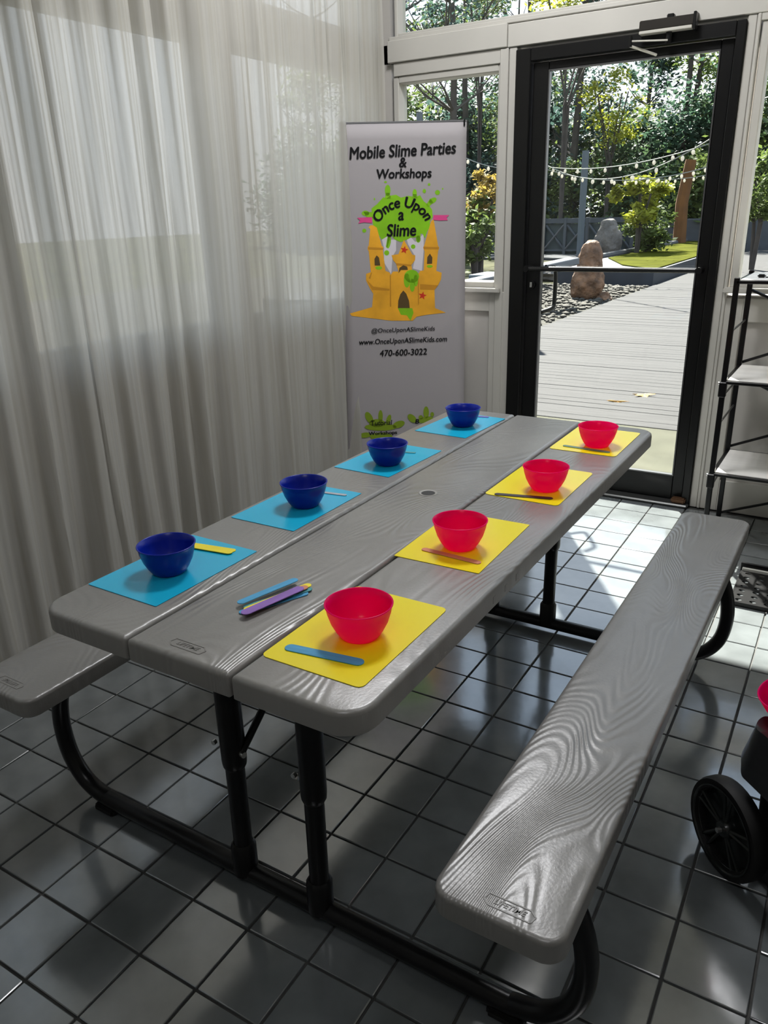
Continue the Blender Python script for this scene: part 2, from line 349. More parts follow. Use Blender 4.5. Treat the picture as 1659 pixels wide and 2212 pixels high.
# black glazed door
d1 = bpy.data.objects.new('door_1', None); C.objects.link(d1); d1.location = (0, 0, 0); d1['kind'] = 'structure'
d1['label'] = 'black aluminium framed glass door with push bar'; d1['category'] = 'door'
A = M['alu']
bm = bmesh.new()
bx(bm, DX0, -.640, YW - .02, YW + .10, 0, DZ, .003); bx(bm, .262, DX1, YW - .02, YW + .10, 0, DZ, .003); bx(bm, -.640, .262, YW - .02, YW + .10, 2.095, DZ, .003)
obj('door_frame', bm, A, d1)
obj('threshold', box(-.715, .300, YW - .06, YW + .12, 0, .018, bev=.006), M['brushed'], d1).data.materials[0] = mat('dark_threshold', (.06, .062, .06), .35, metal=.5)
bm = bmesh.new(); LY0, LY1 = YW + .01, YW + .055
bx(bm, -.635, -.557, LY0, LY1, .02, 2.09, .003); bx(bm, .205, .258, LY0, LY1, .02, 2.09, .003)
bx(bm, -.557, .205, LY0, LY1, .02, .145, .003); bx(bm, -.557, .205, LY0, LY1, 2.055, 2.09, .003)
leaf = obj('door_leaf', bm, A, d1)
obj('glass_pane', box(-.56, .208, LY0 + .02, LY0 + .027, .142, 2.058), M['glass'], d1)
bm = bmesh.new(); g_ = .006
bx(bm, -.557, -.557 + g_, LY0 - .004, LY0 + .02, .145, 2.055); bx(bm, .205 - g_, .205, LY0 - .004, LY0 + .02, .145, 2.055)
bx(bm, -.55, .2, LY0 - .004, LY0 + .02, .145, .145 + g_); bx(bm, -.55, .2, LY0 - .004, LY0 + .02, 2.055 - g_, 2.055)
obj('glazing_bead', bm, M['brushed'], d1).data.materials[0] = mat('bead_grey', (.12, .12, .12), .3, metal=.6)
bm = bmesh.new(); tube(bm, [(-.62, YW - .045, 1.157), (.232, YW - .045, 1.157)], .012, 14)
pb = obj('push_bar', bm, mat('push_bar_black', (.02, .02, .02), .22, metal=.3), d1, True)
for x in (-.612, .226): bm = bmesh.new(); tube(bm, [(x, YW - .058, 1.157), (x, YW + .012, 1.157)], .015, 14); obj('bar_bracket', bm, A, pb, True)
bm = bmesh.new(); tube(bm, [(-.600, LY0 - .012, 1.075), (-.600, LY0 + .002, 1.075)], .021, 20); obj('lock_cylinder', bm, M['alu'], d1, True)
bm = bmesh.new(); bx(bm, -.606, -.594, LY0 - .018, LY0 - .010, 1.062, 1.088, .001); obj('lock_turn', bm, M['steel'], d1)
bm = bmesh.new(); tube(bm, spline([(-.545, LY1, 1.16), (-.52, LY1 + .06, 1.155), (-.515, LY1 + .07, 1.10), (-.515, LY1 + .07, 1.0), (-.52, LY1 + .06, .95), (-.56, LY1 + .0, .93)], 5), .011, 10)
obj('pull_handle', bm, M['alu'], d1, True)
bm = bmesh.new(); bx(bm, .215, .285, YW - .045, YW - .005, .018, .045, .006, 2); obj('bottom_pivot', bm, mat('rusty_pivot', (.10, .05, .025), .5, metal=.6), d1)
# closer
cl = bpy.data.objects.new('door_closer', None); C.objects.link(cl); tag(cl, 'dark metal hydraulic closer with folding arm on the door header', 'door closer'); cl.location = (0, 0, 0)
obj('closer_body', box(-.130, .098, YW - .062, YW - .014, 2.148, 2.188, bev=.004), mat('dark_bronze', (.02, .017, .013), .4, metal=.4), cl)
obj('cover_strip', box(-.128, .092, YW - .066, YW - .02, 2.136, 2.148, bev=.002), M['brushed'], cl)
bm = bmesh.new(); bx(bm, .094, .106, YW - .066, YW - .012, 2.130, 2.196, .002); obj('end_cap', bm, A, cl); obj('mount_lug', box(-.02, .010, YW - .045, YW - .013, 2.186, 2.204, bev=.004), A, cl)
bm = bmesh.new(); lathe(bm, [(0.001, 2.09), (.013, 2.09), (.015, 2.10), (.012, 2.14), (.001, 2.14)], 16, (-.005, YW - .04, 0)); obj('spindle', bm, A, cl, True)
bm = bmesh.new(); bx(bm, -.158, .0, -.006, .006, -.003, .003, .001); o = obj('closer_arm', bm, M['brushed'], cl); o.location = (-.003, YW - .062, 2.102); o.rotation_euler = (0, math.radians(3), math.radians(12))
bm = bmesh.new(); tube(bm, [(-.153, YW - .095, 2.130), (-.153, YW - .095, 2.088)], .008, 12); obj('elbow', bm, A, cl, True)
bm = bmesh.new(); tube(bm, [(-.153, YW - .095, 2.092), (-.060, YW - .004, 2.060)], .0055, 10); obj('forearm', bm, M['brushed'], cl, True)

# left wall with windows behind the curtain
LW = [(2.02, 3.02), (.86, 1.86), (-.30, .70), (-1.46, -.46), (-2.62, -1.62)]
bm = bmesh.new()
bx(bm, XW - .12, XW, YB - .1, YW + .0, 0, .98); bx(bm, XW - .12, XW, YB - .1, YW, 2.13, 2.27); bx(bm, XW - .12, XW, YB - .1, YW, 3.18, 3.40)
ys = [YW] + [v for ab in LW for v in (ab[1], ab[0])] + [YB - .1]
for a, b in zip(ys[::2], ys[1::2]): bx(bm, XW - .12, XW, b, a, .98, 2.13); bx(bm, XW - .12, XW, b, a, 2.27, 3.18)
struct('wall_left', bm, M['wall'], 'long window wall on the left behind the curtains', 'wall')
for k, (a, b) in enumerate(LW):
    for q, (z0, z1) in enumerate(((.98, 2.13), (2.27, 3.18))):
        bm = bmesh.new(); f = .035
        bx(bm, XW - .09, XW - .03, a, a + f, z0, z1); bx(bm, XW - .09, XW - .03, b - f, b, z0, z1)
        bx(bm, XW - .09, XW - .03, a + f, b - f, z0, z0 + f); bx(bm, XW - .09, XW - .03, a + f, b - f, z1 - f, z1)
        o = obj('window_%d' % (5 + 2 * k + q), bm, TR); o['kind'] = 'structure'; o['category'] = 'window'
        o['label'] = '%s window %d from the far corner behind the curtains' % (('tall', 'upper')[q], k + 1)
        obj('glass_pane', box(XW - .062, XW - .056, a + f - .003, b - f + .003, z0 + f - .003, z1 - f + .003), M['glass'], o)
# rest of the room behind the camera
bm = bmesh.new()
bx(bm, XR, XR + .12, YB - .1, YW, 0, 3.40)
struct('wall_right', bm, M['wall'], 'plain wall on the right side of the room', 'wall')
bm = bmesh.new()
bx(bm, XW - .12, XR + .12, YB - .12, YB, 0, 3.4)
struct('wall_back', bm, M['wall'], 'plain back wall of the room', 'wall')
struct('ceiling', box(XW - .12, XR + .12, YB - .12, YW + .13, 3.35, 3.45), M['ceil'], 'plain pale ceiling', 'ceiling')
o = obj('added_eave_1', box(XW - .12, XR + .5, YW + .135, YW + 1.0, 3.36, 3.46), M['roof']); o['kind'] = 'structure'; o['label'] = 'added unseen roof overhang above the door wall, shading the transom'; o['category'] = 'added eave'  # unseen overhang added to stop sun coming through the transom

o = obj('added_eave_2', box(XW - 1.35, XW - .12, YB - .5, YW + 1.6, 3.36, 3.46), M['roof']); o['kind'] = 'structure'; o['label'] = 'added unseen roof overhang keeping sun off the left windows'; o['category'] = 'added eave'  # unseen overhang added to keep direct sun off the curtains
# unseen fill lights added to brighten the room, set in ceiling frames
for k, (lx, ly, lw_) in enumerate(((-.35, 2.0, 23), (1.5, .6, 4), (.9, -1.5, 5))):
    lt = thing('added_fill_light', 'added unseen fill light %d on the ceiling' % (k + 1), 'ceiling lamp', (lx, ly, 3.35), 0, 'added fill lights'); lt['label'] = 'flat square ceiling lamp ' + ('nearest the door wall', 'over the bin side of the room', 'behind the viewer')[k]
    bm = bmesh.new()
    for a in ((-.31, -.29, -.31, .31), (.29, .31, -.31, .31), (-.29, .29, -.31, -.29), (-.29, .29, .29, .31)): bx(bm, *a, -.03, 0)
    obj('fill_frame', bm, M['trim'], lt)
    al = bpy.data.lights.new('fill_area_light', 'AREA'); al.shape = 'SQUARE'; al.size = .56; al.energy = lw_ * FILL_W; al.color = (.98, .98, 1.0)
    ao = bpy.data.objects.new('fill_area_light', al); C.objects.link(ao); ao.parent = lt; ao.location = (0, 0, -.02)

# ------------------------------------------------------------------ curtains
def curtain(y0, y1, seed, label, xc=-1.425):
    r = random.Random(seed); ph = [r.uniform(0, 6.28) for _ in range(8)]
    ny, nz = int((y1 - y0) / .009), 34; bm = bmesh.new(); G = []
    for j in range(nz + 1):
        z = .012 + (3.17 - .012) * j / nz; row = []; low = max(0, 1 - z / 1.1)
        for i in range(ny + 1):
            y = y0 + (y1 - y0) * i / ny
            yy = y + .025 * math.sin(z * 1.7 + ph[0] + y * 3) * (1 - .5 * z / 3)
            wv = noise.noise(Vector((yy * 2.2, seed, 0))) * 1.6
            amp = .55 + .75 * abs(noise.noise(Vector((yy * 3.1, seed + 7, .3)))) * 1.6
            a = .031 * amp * math.sin(yy * 41 + 3.4 * wv + ph[1]) + .008 * amp * math.sin(yy * 88 + 4 * wv + ph[2]) + .0022 * math.sin(yy * 210 + ph[3] + 2 * wv)
            a *= (.75 + .45 * low)
            a += .012 * math.sin(yy * 17 + ph[4]) * (1 - .3 * low) + .022 * low * low * math.sin(yy * 23 + ph[5]) + .004 * noise.noise(Vector((y * 9, z * 3, seed)))
            row.append(bm.verts.new((xc + a * .72, y, z)))
        G.append(row)
    for j in range(nz):
        for i in range(ny): bm.faces.new((G[j][i], G[j][i + 1], G[j + 1][i + 1], G[j + 1][i]))
    o = obj('curtain', bm, M['curtain'], None, True)
    for p in o.data.polygons: p.use_smooth = True
    tag(o, label, 'curtain', 'sheer curtains along the left wall'); return o
curtain(2.14, 3.115, 3, 'sheer linen curtain panel beside the far window corner, behind the banner')
curtain(1.02, 2.15, 11, 'sheer linen curtain panel in the middle of the left wall', -1.420)
curtain(-.28, 1.04, 23, 'sheer linen curtain panel at the left edge of the photo, beside the near bench end', -1.426)
curtain(-2.9, -.27, 31, 'sheer linen curtain panel on the left wall behind the viewer', -1.42)
bm = bmesh.new(); tube(bm, [(-1.42, -3.1, 3.2), (-1.42, 3.15, 3.2)], .014, 10); tag(obj('curtain_rod', bm, M['black'], None, True), 'long dark rod the sheer curtains hang from', 'curtain rod')

# ------------------------------------------------------------------ picnic table
H, BZ, TL, TWD, GR = .737, .467, 1.844, .380, .125
BI, BO = .497, .712
tbl = thing('picnic_table', 'long grey moulded wood-grain picnic table with attached benches and black steel legs', 'picnic table', (0, 0, 0))
pl = []
for k, (a, b, rs) in enumerate(((-TWD, -GR - .003, (.055, .006, .006, .055)), (-GR + .003, GR - .003, (.006,) * 4), (GR + .003, TWD, (.006, .060, .060, .006)))):
    pl.append(obj('tabletop_plank', slab(a, b, 0, TL, H - .048, H, rs, .010), [M['gtop'][k]], tbl, True))
obj('underside_core', box(-TWD + .03, TWD - .03, .03, TL - .03, H - .046, H - .020), M['resin'], tbl)
# umbrella hole ring in the middle plank
bm = bmesh.new()
R_ = lathe(bm, [(.0185, H + .0005), (.0245, H + .0018), (.026, H + .0003)], 32, (-.004, .938, 0))
obj('umbrella_hole_rim', bm, M['steel'], tbl, True).data.materials[0] = mat('rim_grey', (.32, .31, .29), .4)
bm = bmesh.new(); bmesh.ops.create_circle(bm, cap_ends=True, segments=32, radius=.0188, matrix=Matrix.Translation((-.004, .938, H + .0006))); obj('hole_shade_disc', bm, M['ink'], tbl)  # flat black disc stands for the shade down the hole
for sgn, gm in ((1, M['gbench'][0]), (-1, M['gbench'][1])):
    a, b = sorted((sgn * BI, sgn * BO))
    obj('bench_seat', slab(a, b, 0.0, TL, BZ - .046, BZ, (.035,) * 4, .009), [gm], tbl, True)
# moulded maker's marks
def emboss(cx, cy, z, s, parent, rot=0.0):
    me = text_mesh('LIFETIME', .0155 * s, .012, .0003, .25); me.materials.append(M['resin'])
    o = new_ob('moulded_mark', me, parent); o.location = (cx, cy, z + .0006); o.rotation_euler = (0, 0, rot)
    bm = bmesh.new(); w_, h_ = .048 * s, .0125 * s; t_ = .0011
    P = [(-w_, -h_ * .2), (-w_ * .9, h_), (w_ * .75, h_), (w_, h_ * .2), (w_ * .9, -h_), (-w_ * .75, -h_)]
    for i in range(6):
        p, q = Vector((*P[i], 0)), Vector((*P[(i + 1) % 6], 0)); n = (q - p).normalized().cross(Vector((0, 0, 1))) * t_
        vs = [bm.verts.new(v) for v in (p + n, q + n, q - n, p - n)]; ws = [bm.verts.new(v.co + Vector((0, 0, .0009))) for v in vs]
        bm.faces.new(ws); 
        for a in range(4): bm.faces.new((vs[a], vs[(a + 1) % 4], ws[(a + 1) % 4], ws[a]))
    f = obj('mark_border', bm, M['resin'], parent); f.location = (cx, cy, z); f.rotation_euler = (0, 0, rot)
emboss(-.003, .036, H, .85, pl[1]); emboss(.620, .032, BZ, .85, tbl); emboss(-.605, .040, BZ, .85, tbl, PI)
def leg_set(Yc, s):            # s=+1 near set (brace goes towards +y)
    pts = [(-.600, .432), (-.625, .40), (-.664, .35), (-.692, .28), (-.702, .20), (-.688, .12), (-.645, .062), (-.58, .036), (-.50, .031), (0, .031)]
    full = pts + [(-x, z) for x, z in pts[-2::-1]]
    bm = bmesh.new(); tube(bm, spline([(x, Yc, z) for x, z in full], 6), .0215, 14); obj('floor_rail', bm, M['black'], tbl, True)
    for x in (-.092, .122) if s > 0 else (-.110, .110):
        bm = bmesh.new(); tube(bm, [(x, Yc, .03), (x + .004, Yc, .60)], .0215, 14); lg = obj('leg', bm, M['black'], tbl, True)
        bm = bmesh.new(); lathe(bm, [(.0225, .325), (.0265, .333), (.0275, .345), (.0275, .69)], 16, (x + .003, Yc, 0)); obj('leg_sleeve', bm, M['black'], lg, True)
        bm = bmesh.new(); lathe(bm, [(.0225, .115), (.029, .105), (.029, .03), (.022, .03)], 16, (x, Yc, 0)); obj('leg_collar', bm, M['black'], lg, True)
        bm = bmesh.new(); tube(bm, [(x - .02 * s, Yc - .026, .40), (x - .02 * s, Yc - .034, .40)], .0055, 10); obj('screw', bm, M['steel'], lg, True)
        bm = bmesh.new(); tube(bm, [(x + (.03 if x < 0 else -.03), Yc - .004, .372), (x + (.04 if x < 0 else -.04), Yc - .006, .372)], .007, 10); obj('screw', bm, M['steel'], lg, True)
        bm = bmesh.new(); tube(bm, [(x + (.028 if x < 0 else -.028), Yc, .372), (x + (.045 if x < 0 else -.045), Yc + s * .36, .69)], .0085, 10); obj('brace', bm, M['black'], tbl, True)
    for x in (-.56, .56):
        bm = bmesh.new(); bx(bm, x - .035, x + .035, Yc - .026, Yc + .026, 0, .022, .006, 2); obj('rail_foot', bm, M['blackmat'], tbl)
        bm = bmesh.new(); bx(bm, x * 1.08 - .075, x * 1.08 + .075, Yc - .03, Yc + .03, .414, .4215, .002); obj('bench_plate', bm, M['black'], tbl)
leg_set(.200, 1); leg_set(1.635, -1)
bm = bmesh.new(); 
for y in (.5, .56, .62): obj('side_moulding', box(TWD - .001, TWD + .0006, y, y + .012, H - .035, H - .02), M['resin'], tbl)

# ------------------------------------------------------------------ place mats, bowls, sticks
def place_mat(cx, cy, w_, l_, rot, m, label, group, rs=(.012, .012, .012, .012)):
    bm = prism(bmesh.new(), rrect(-w_ / 2, w_ / 2, -l_ / 2, l_ / 2, rs), 0, .0012)
    o = obj('place_mat', bm, m); o.location = (cx, cy, H + .0004); o.rotation_euler = (0, 0, rot); tag(o, label, 'place mat', group)
YM = 'yellow place mats along the right side'; BM_ = 'blue place mats along the left side'
place_mat(.236, .226, .208, .304, 0.0, M['yellow'], 'bright yellow plastic place mat nearest the viewer, under the largest looking pink bowl', YM)
place_mat(.222, .695, .203, .302, .02, M['yellow'], 'yellow place mat under the second nearest pink bowl, with a reddish stick', YM, (.002,) * 4)
place_mat(.234, 1.149, .204, .298, .0, M['yellow'], 'pale looking yellow place mat under the second farthest pink bowl, with a dark stick', YM)
place_mat(.242, 1.628, .210, .300, .0, M['yellow'], 'faint yellow place mat under the farthest pink bowl', YM)
place_mat(-.266, .267, .203, .302, -.012, M['cyan'], 'blue plastic place mat nearest the viewer, with yellow sticks on it', BM_, (.003,) * 4)
place_mat(-.262, .702, .199, .302, .0, M['cyan'], 'blue place mat under the second nearest blue bowl', BM_, (.003,) * 4)
place_mat(-.259, 1.159, .198, .302, -.05, M['cyan'], 'blue place mat under the second farthest blue bowl', BM_, (.003,) * 4)
place_mat(-.240, 1.622, .200, .296, -.06, M['cyan'], 'blue place mat under the farthest blue bowl, by the banner', BM_, (.003,) * 4)
def bowl_mesh(m):
    bm = bmesh.new(); pr = [(.0005, .0035), (.030, .0035), (.0345, .001), (.0365, .003), (.044, .014), (.052, .030), (.0575, .048), (.0600, .0615), (.0618, .063), (.0620, .0645), (.0605, .0655), (.0588, .0645),
          (.0560, .048), (.0505, .031), (.0425, .0165), (.033, .0062), (.0005, .0055)]
    lathe(bm, pr, 56); bmesh.ops.remove_doubles(bm, verts=bm.verts, dist=.0007)
    me = bpy.data.meshes.new('bowl'); bmesh.ops.recalc_face_normals(bm, faces=bm.faces); bm.to_mesh(me); bm.free(); me.materials.append(m)
    for p in me.polygons: p.use_smooth = True
    return me
bp_, bb_ = bowl_mesh(M['pink']), bowl_mesh(M['blue'])
def bowl(me, x, y, z, label, group, rot=(0, 0, 0), sc=1.0):
    o = new_ob('bowl', me); o.location = (x, y, z); o.rotation_euler = rot; o.scale = (sc,) * 3; tag(o, label, 'bowl', group); return o
zb = H + .0017
for (x, y), lb in zip(((.246, .215), (.230, .654), (.262, 1.108), (.262, 1.570)), ('nearest the viewer on the bright yellow mat', 'second nearest, behind the reddish stick', 'second farthest, behind the dark stick', 'farthest, at the far right table end')):
    bowl(bp_, x, y, zb, 'hot pink plastic bowl ' + lb, 'pink bowls on the table')
for (x, y), lb in zip(((-.262, .245), (-.245, .708), (-.236, 1.112), (-.228, 1.612)), ('nearest the viewer beside yellow sticks', 'second nearest on the left side', 'second farthest, in front of the banner', 'farthest, at the far left table end')):
    bowl(bb_, x, y, zb, 'deep blue plastic bowl ' + lb, 'blue bowls on the table')
def stick(x0, y0, x1, y1, z, m, label, w_=.0175, th=.0018, tilt=0.0, group='craft sticks'):
    p, q = Vector((x0, y0)), Vector((x1, y1)); L_ = (q - p).length; n = 8
    poly = [(-L_ / 2 + w_ / 2 + w_ / 2 * math.cos(PI / 2 + PI * k / n), w_ / 2 * math.sin(PI / 2 + PI * k / n)) for k in range(n + 1)] + \
           [(L_ / 2 - w_ / 2 + w_ / 2 * math.cos(-PI / 2 + PI * k / n), w_ / 2 * math.sin(-PI / 2 + PI * k / n)) for k in range(n + 1)]
    bm = prism(bmesh.new(), poly, 0, th); bmesh.ops.bevel(bm, geom=[e for e in bm.edges if abs(e.verts[0].co.z - e.verts[1].co.z) < 1e-6], offset=.0004, segments=1, affect='EDGES')
    o = obj('craft_stick', bm, m, None, True); c = (p + q) / 2; o.location = (c.x, c.y, z)
    o.rotation_euler = (0, tilt, math.atan2(q.y - p.y, q.x - p.x)); tag(o, label, 'craft stick', group)
zs = H + .0018
stick(.154, .116, .304, .137, zs, M['st_blue'], 'blue craft stick on the nearest yellow mat', .0215)
stick(.162, .601, .310, .592, zs, M['st_orange'], 'reddish craft stick in front of the second pink bowl', .0165)
stick(.159, 1.007, .308, 1.043, zs, M['st_dark'], 'dark craft stick in front of the third pink bowl', .0165)
stick(.168, 1.522, .321, 1.512, zs, M['st_green'], 'dull green craft stick in front of the farthest pink bowl', .016)
stick(-.336, .371, -.206, .392, zs, M['st_yellow'], 'yellow craft stick behind the nearest blue bowl, lower of two', .018)
stick(-.338, .360, -.203, .378, zs + .0020, M['st_yellow'], 'yellow craft stick behind the nearest blue bowl, upper of two', .018, tilt=0)
stick(-.315, .800, -.188, .818, zs, mat('st_pale', (.40, .42, .45), .6), 'pale craft stick behind the second blue bowl', .012)
stick(-.300, 1.222, -.213, 1.245, zs, M['st_teal'], 'teal craft stick behind the third blue bowl', .012)
stick(-.300, 1.738, -.192, 1.753, zs, M['st_purple'], 'purple craft stick behind the farthest blue bowl', .011)
zt = H + .0006; G5 = 'pile of craft sticks on the middle plank'
stick(-.002, .172, .062, .306, zt, M['st_blue'], 'light blue craft stick at the bottom of the pile', .019, group=G5)
stick(-.006, .190, .060, .322, zt + .0021, M['st_teal'], 'teal craft stick sticking out at the far end of the pile', .019, group=G5)
stick(.004, .180, .050, .332, zt + .0042, M['st_yellow'], 'yellow craft stick sandwiched in the pile', .017, group=G5)
stick(.012, .170, .052, .318, zt + .0063, M['st_orange'], 'orange craft stick just under the purple one', .017, group=G5)
stick(-.020, .190, .016, .332, zt + .0084, M['st_blue'], 'blue craft stick on the left side of the pile top', .018, group=G5)
stick(.016, .160, .050, .306, zt + .0090, M['st_purple'], 'purple craft stick on the right side of the pile top', .022, group=G5)

# ------------------------------------------------------------------ banner
PR = Vector((-.952, 3.055, 0)); BA = math.radians(36); BU = Vector((math.cos(BA), math.sin(BA), 0)); BN = Vector((math.sin(BA), -math.cos(BA), 0)); BD = BN.dot(PR)
TLp, TRp = at(733, 266, BN, BD), at(1008, 262, BN, BD)
BW = (TRp - TLp).dot(BU); ZT = (TLp.z + TRp.z) / 2
OB = TLp.copy(); OB.z = 0
bn = thing('roll_up_banner', 'tall pale lilac roll-up banner with a sandcastle and green slime print', 'banner', OB, BA)
def uv(u, v):
    p = at(u, v, BN, BD); return ((p - OB).dot(BU), p.z)
bm = bmesh.new(); nx_, nz_ = 14, 24; G = []
for j in range(nz_ + 1):
    row = []
    for i in range(nx_ + 1):
        a = i / nx_; z = .07 + (ZT - .07) * j / nz_; t = 1 - j / nz_
        row.append(bm.verts.new((-.030 * t * (1 - a) + BW * a, .006 * math.sin(a * 9 + z * 2) * 0 , z)))
    G.append(row)
for j in range(nz_):
    for i in range(nx_): bm.faces.new((G[j][i], G[j][i + 1], G[j + 1][i + 1], G[j + 1][i]))
pan = obj('banner_sheet', bm, M['banner'], bn, True)
sd = pan.modifiers.new('s', 'SOLIDIFY'); sd.thickness = .0008; sd.offset = 1
obj('top_rail', box(-.002, BW + .002, -.003, .006, ZT - .004, ZT + .005, bev=.002), mat('rail_grey', (.25, .25, .26), .3, metal=.6), bn)
obj('banner_base', box(.03, BW - .02, -.03, .06, 0, .065, bev=.015, seg=2), M['brushed'], bn)
bm = bmesh.new(); tube(bm, [(BW * .5, .02, .06), (BW * .5, .014, ZT)], .007, 10); obj('support_pole', bm, M['steel'], bn, True)
for x in (.008, BW - .012): obj('rail_clip', box(x - .004, x + .004, -.006, .008, ZT - .022, ZT + .008, bev=.001), M['black'], bn)
lay = [0]
def flat(name, polys, m, label=None, layer=None):
    lay[0] += 1
    for P in polys: flat1(name, [P], m, label, lay[0])
def flat1(name, polys, m, label=None, layer=None):
    bm = bmesh.new(); yy = -.0012 - .00022 * layer
    for P in polys:
        vs = [bm.verts.new((x, yy, z)) for x, z in P]
        for t in tessellate_polygon([[Vector((x, z, 0)) for x, z in P]]):
            try: bm.faces.new([vs[k] for k in t])
            except ValueError: pass
    o = obj(name, bm, m, bn)
    if label: o['label'] = label
    return o
def pp(*pts): return [uv(*p) for p in pts]
def zm(*pts): return [uv(700 + x / 3.858, 230 + y / 3.858) for x, y in pts]       # points read from one enlargement of the print
def blob(cx, cy, rx, ry, rot=0, n=14):
    return zm(*[(cx + rx * math.cos(a) * math.cos(rot) - ry * math.sin(a) * math.sin(rot), cy + rx * math.cos(a) * math.sin(rot) + ry * math.sin(a) * math.cos(rot)) for a in [2 * PI * k / n for k in range(n)]])
flat('cloud_print', [zm((480, 1100), (520, 1075), (560, 1110), (600, 1110), (600, 1200), (570, 1250), (560, 1400), (500, 1300), (500, 1180)), zm((690, 1110), (720, 1085), (760, 1130), (830, 1060), (830, 1190), (815, 1370), (740, 1350), (760, 1250), (700, 1150))], M['cloud'], 'white cloud shapes')
flat('slime_splat', [zm((395, 850), (440, 815), (495, 755), (520, 770), (545, 745), (600, 735), (640, 760), (700, 745), (760, 755), (800, 740), (830, 790), (870, 820), (900, 860), (905, 920), (880, 960), (885, 1000), (860, 1040), (840, 1100), (820, 1060), (805, 1060), (800, 1115), (780, 1130), (765, 1090), (720, 1095), (690, 1110), (640, 1130), (590, 1110), (560, 1070), (525, 1180), (515, 1170), (530, 1080), (480, 1110), (450, 1060), (410, 1000), (400, 920)),
      blob(530, 700, 24, 48), zm((515, 720), (545, 720), (560, 770), (505, 770)), blob(755, 722, 18, 34), zm((740, 730), (772, 730), (780, 770), (730, 770)), blob(905, 785, 36, 22, -.6), zm((850, 820), (885, 765), (910, 800), (865, 845)),
      blob(945, 717, 21, 21), blob(835, 705, 14, 18), blob(875, 650, 11, 11), blob(988, 686, 6, 8), blob(512, 630, 12, 8), blob(420, 772, 6, 11), blob(345, 890, 32, 22), zm((330, 880), (400, 880), (410, 930), (350, 920)), blob(335, 1035, 17, 17), blob(540, 1130, 16, 55, .15), blob(522, 1220, 21, 22), blob(742, 1168, 19, 19), blob(785, 1105, 20, 30)], M['lime'], 'lime green slime splash')
flat('sandcastle_print', [
    zm((215, 1725), (400, 1672), (410, 1560), (385, 1520), (350, 1450), (350, 1395), (390, 1380), (372, 1205), (362, 1190), (366, 1165), (372, 1160), (385, 1020), (370, 1010), (385, 990), (410, 990), (440, 1010), (480, 1160), (495, 1175), (490, 1200), (512, 1370), (548, 1385), (555, 1405), (575, 1375), (620, 1375), (600, 1310), (575, 1280), (562, 1240), (620, 1230), (665, 1110), (735, 1235), (760, 1240), (758, 1280), (728, 1320), (735, 1370), (790, 1390), (800, 1370), (830, 1365), (838, 1205), (826, 1180), (835, 1155), (890, 960), (912, 935), (950, 1160), (960, 1180), (950, 1205), (935, 1370), (980, 1385), (975, 1440), (950, 1490), (920, 1530), (925, 1680), (1015, 1718), (860, 1735), (770, 1752), (740, 1785), (560, 1785), (230, 1745))], M['sand'], 'orange yellow sandcastle')
flat('castle_shadows', [zm((366, 1172), (494, 1178), (490, 1196), (368, 1192)), zm((826, 1168), (958, 1172), (952, 1192), (832, 1190)), zm((548, 1405), (556, 1405), (560, 1670), (548, 1665)), zm((780, 1400), (788, 1400), (792, 1640), (782, 1660)), zm((350, 1440), (410, 1500), (545, 1520), (545, 1535), (400, 1530)), zm((800, 1480), (950, 1490), (920, 1530), (800, 1525)), zm((600, 1305), (728, 1318), (720, 1332), (605, 1325)), zm((372, 1430), (392, 1384), (400, 1384), (385, 1440))], M['sand2'])
flat('slime_drip', [blob(730, 1415, 62, 55), blob(690, 1450, 26, 60), blob(735, 1490, 22, 55), blob(765, 1450, 18, 50), zm((615, 1680), (735, 1680), (745, 1720), (720, 1785), (690, 1740), (640, 1735)), blob(455, 1345, 28, 15), blob(880, 1332, 25, 12)], M['lime'])
flat('castle_openings', [zm((615, 1680), (618, 1620), (635, 1565), (660, 1533), (685, 1560), (708, 1620), (714, 1680)), zm((422, 1325), (420, 1270), (438, 1240), (458, 1260), (468, 1325)), zm((857, 1312), (860, 1255), (882, 1226), (902, 1258), (900, 1310)), zm((620, 1390), (628, 1345), (660, 1322), (692, 1335), (698, 1362), (640, 1362))], M['hole'])
def star(cx, cy, r): return zm(*[(cx + (r if k % 2 == 0 else r * .42) * math.sin(PI * k / 5 + .2), cy - (r if k % 2 == 0 else r * .42) * math.cos(PI * k / 5 + .2)) for k in range(10)])
flat('starfish_print', [star(668, 1195, 34), star(820, 1576, 36)], M['red'], 'red starfish')
flat('pennant_print', [zm((400, 922), (275, 928), (300, 950), (285, 975), (335, 965), (400, 972)), zm((912, 905), (1043, 905), (1020, 925), (1030, 948), (960, 950), (908, 945))], M['rose'], 'pink pennants')
def splat(cx, cy, s, m): return [pp(*[(cx + s * (16 + 22 * abs(math.sin(a * 2.5)) ** 3) * math.cos(a), cy + s * .8 * (14 + 20 * abs(math.sin(a * 2.5)) ** 3) * math.sin(a)) for a in [2 * PI * k / 60 for k in range(60)]])]
SP = lambda x, y: (780 + x / 6.91, 740 + y / 6.91)
def lobe(x, y, rx, ry, rot): return pp(*[SP(x + rx * math.cos(a) * math.cos(rot) - ry * math.sin(a) * math.sin(rot), y + rx * math.cos(a) * math.sin(rot) + ry * math.sin(a) * math.cos(rot)) for a in [2 * PI * k / 14 for k in range(14)]])
flat('green_splat', [lobe(120, 1120, 50, 95, -.5), lobe(290, 1100, 34, 95, 0), lobe(410, 1150, 34, 80, .3), lobe(560, 1220, 95, 50, -.35), lobe(290, 1260, 240, 55, 0), lobe(60, 1380, 90, 40, -.1), lobe(300, 1400, 170, 60, 0), lobe(240, 1200, 120, 60, 0)], M['olive'], 'olive green splash behind black lettering')
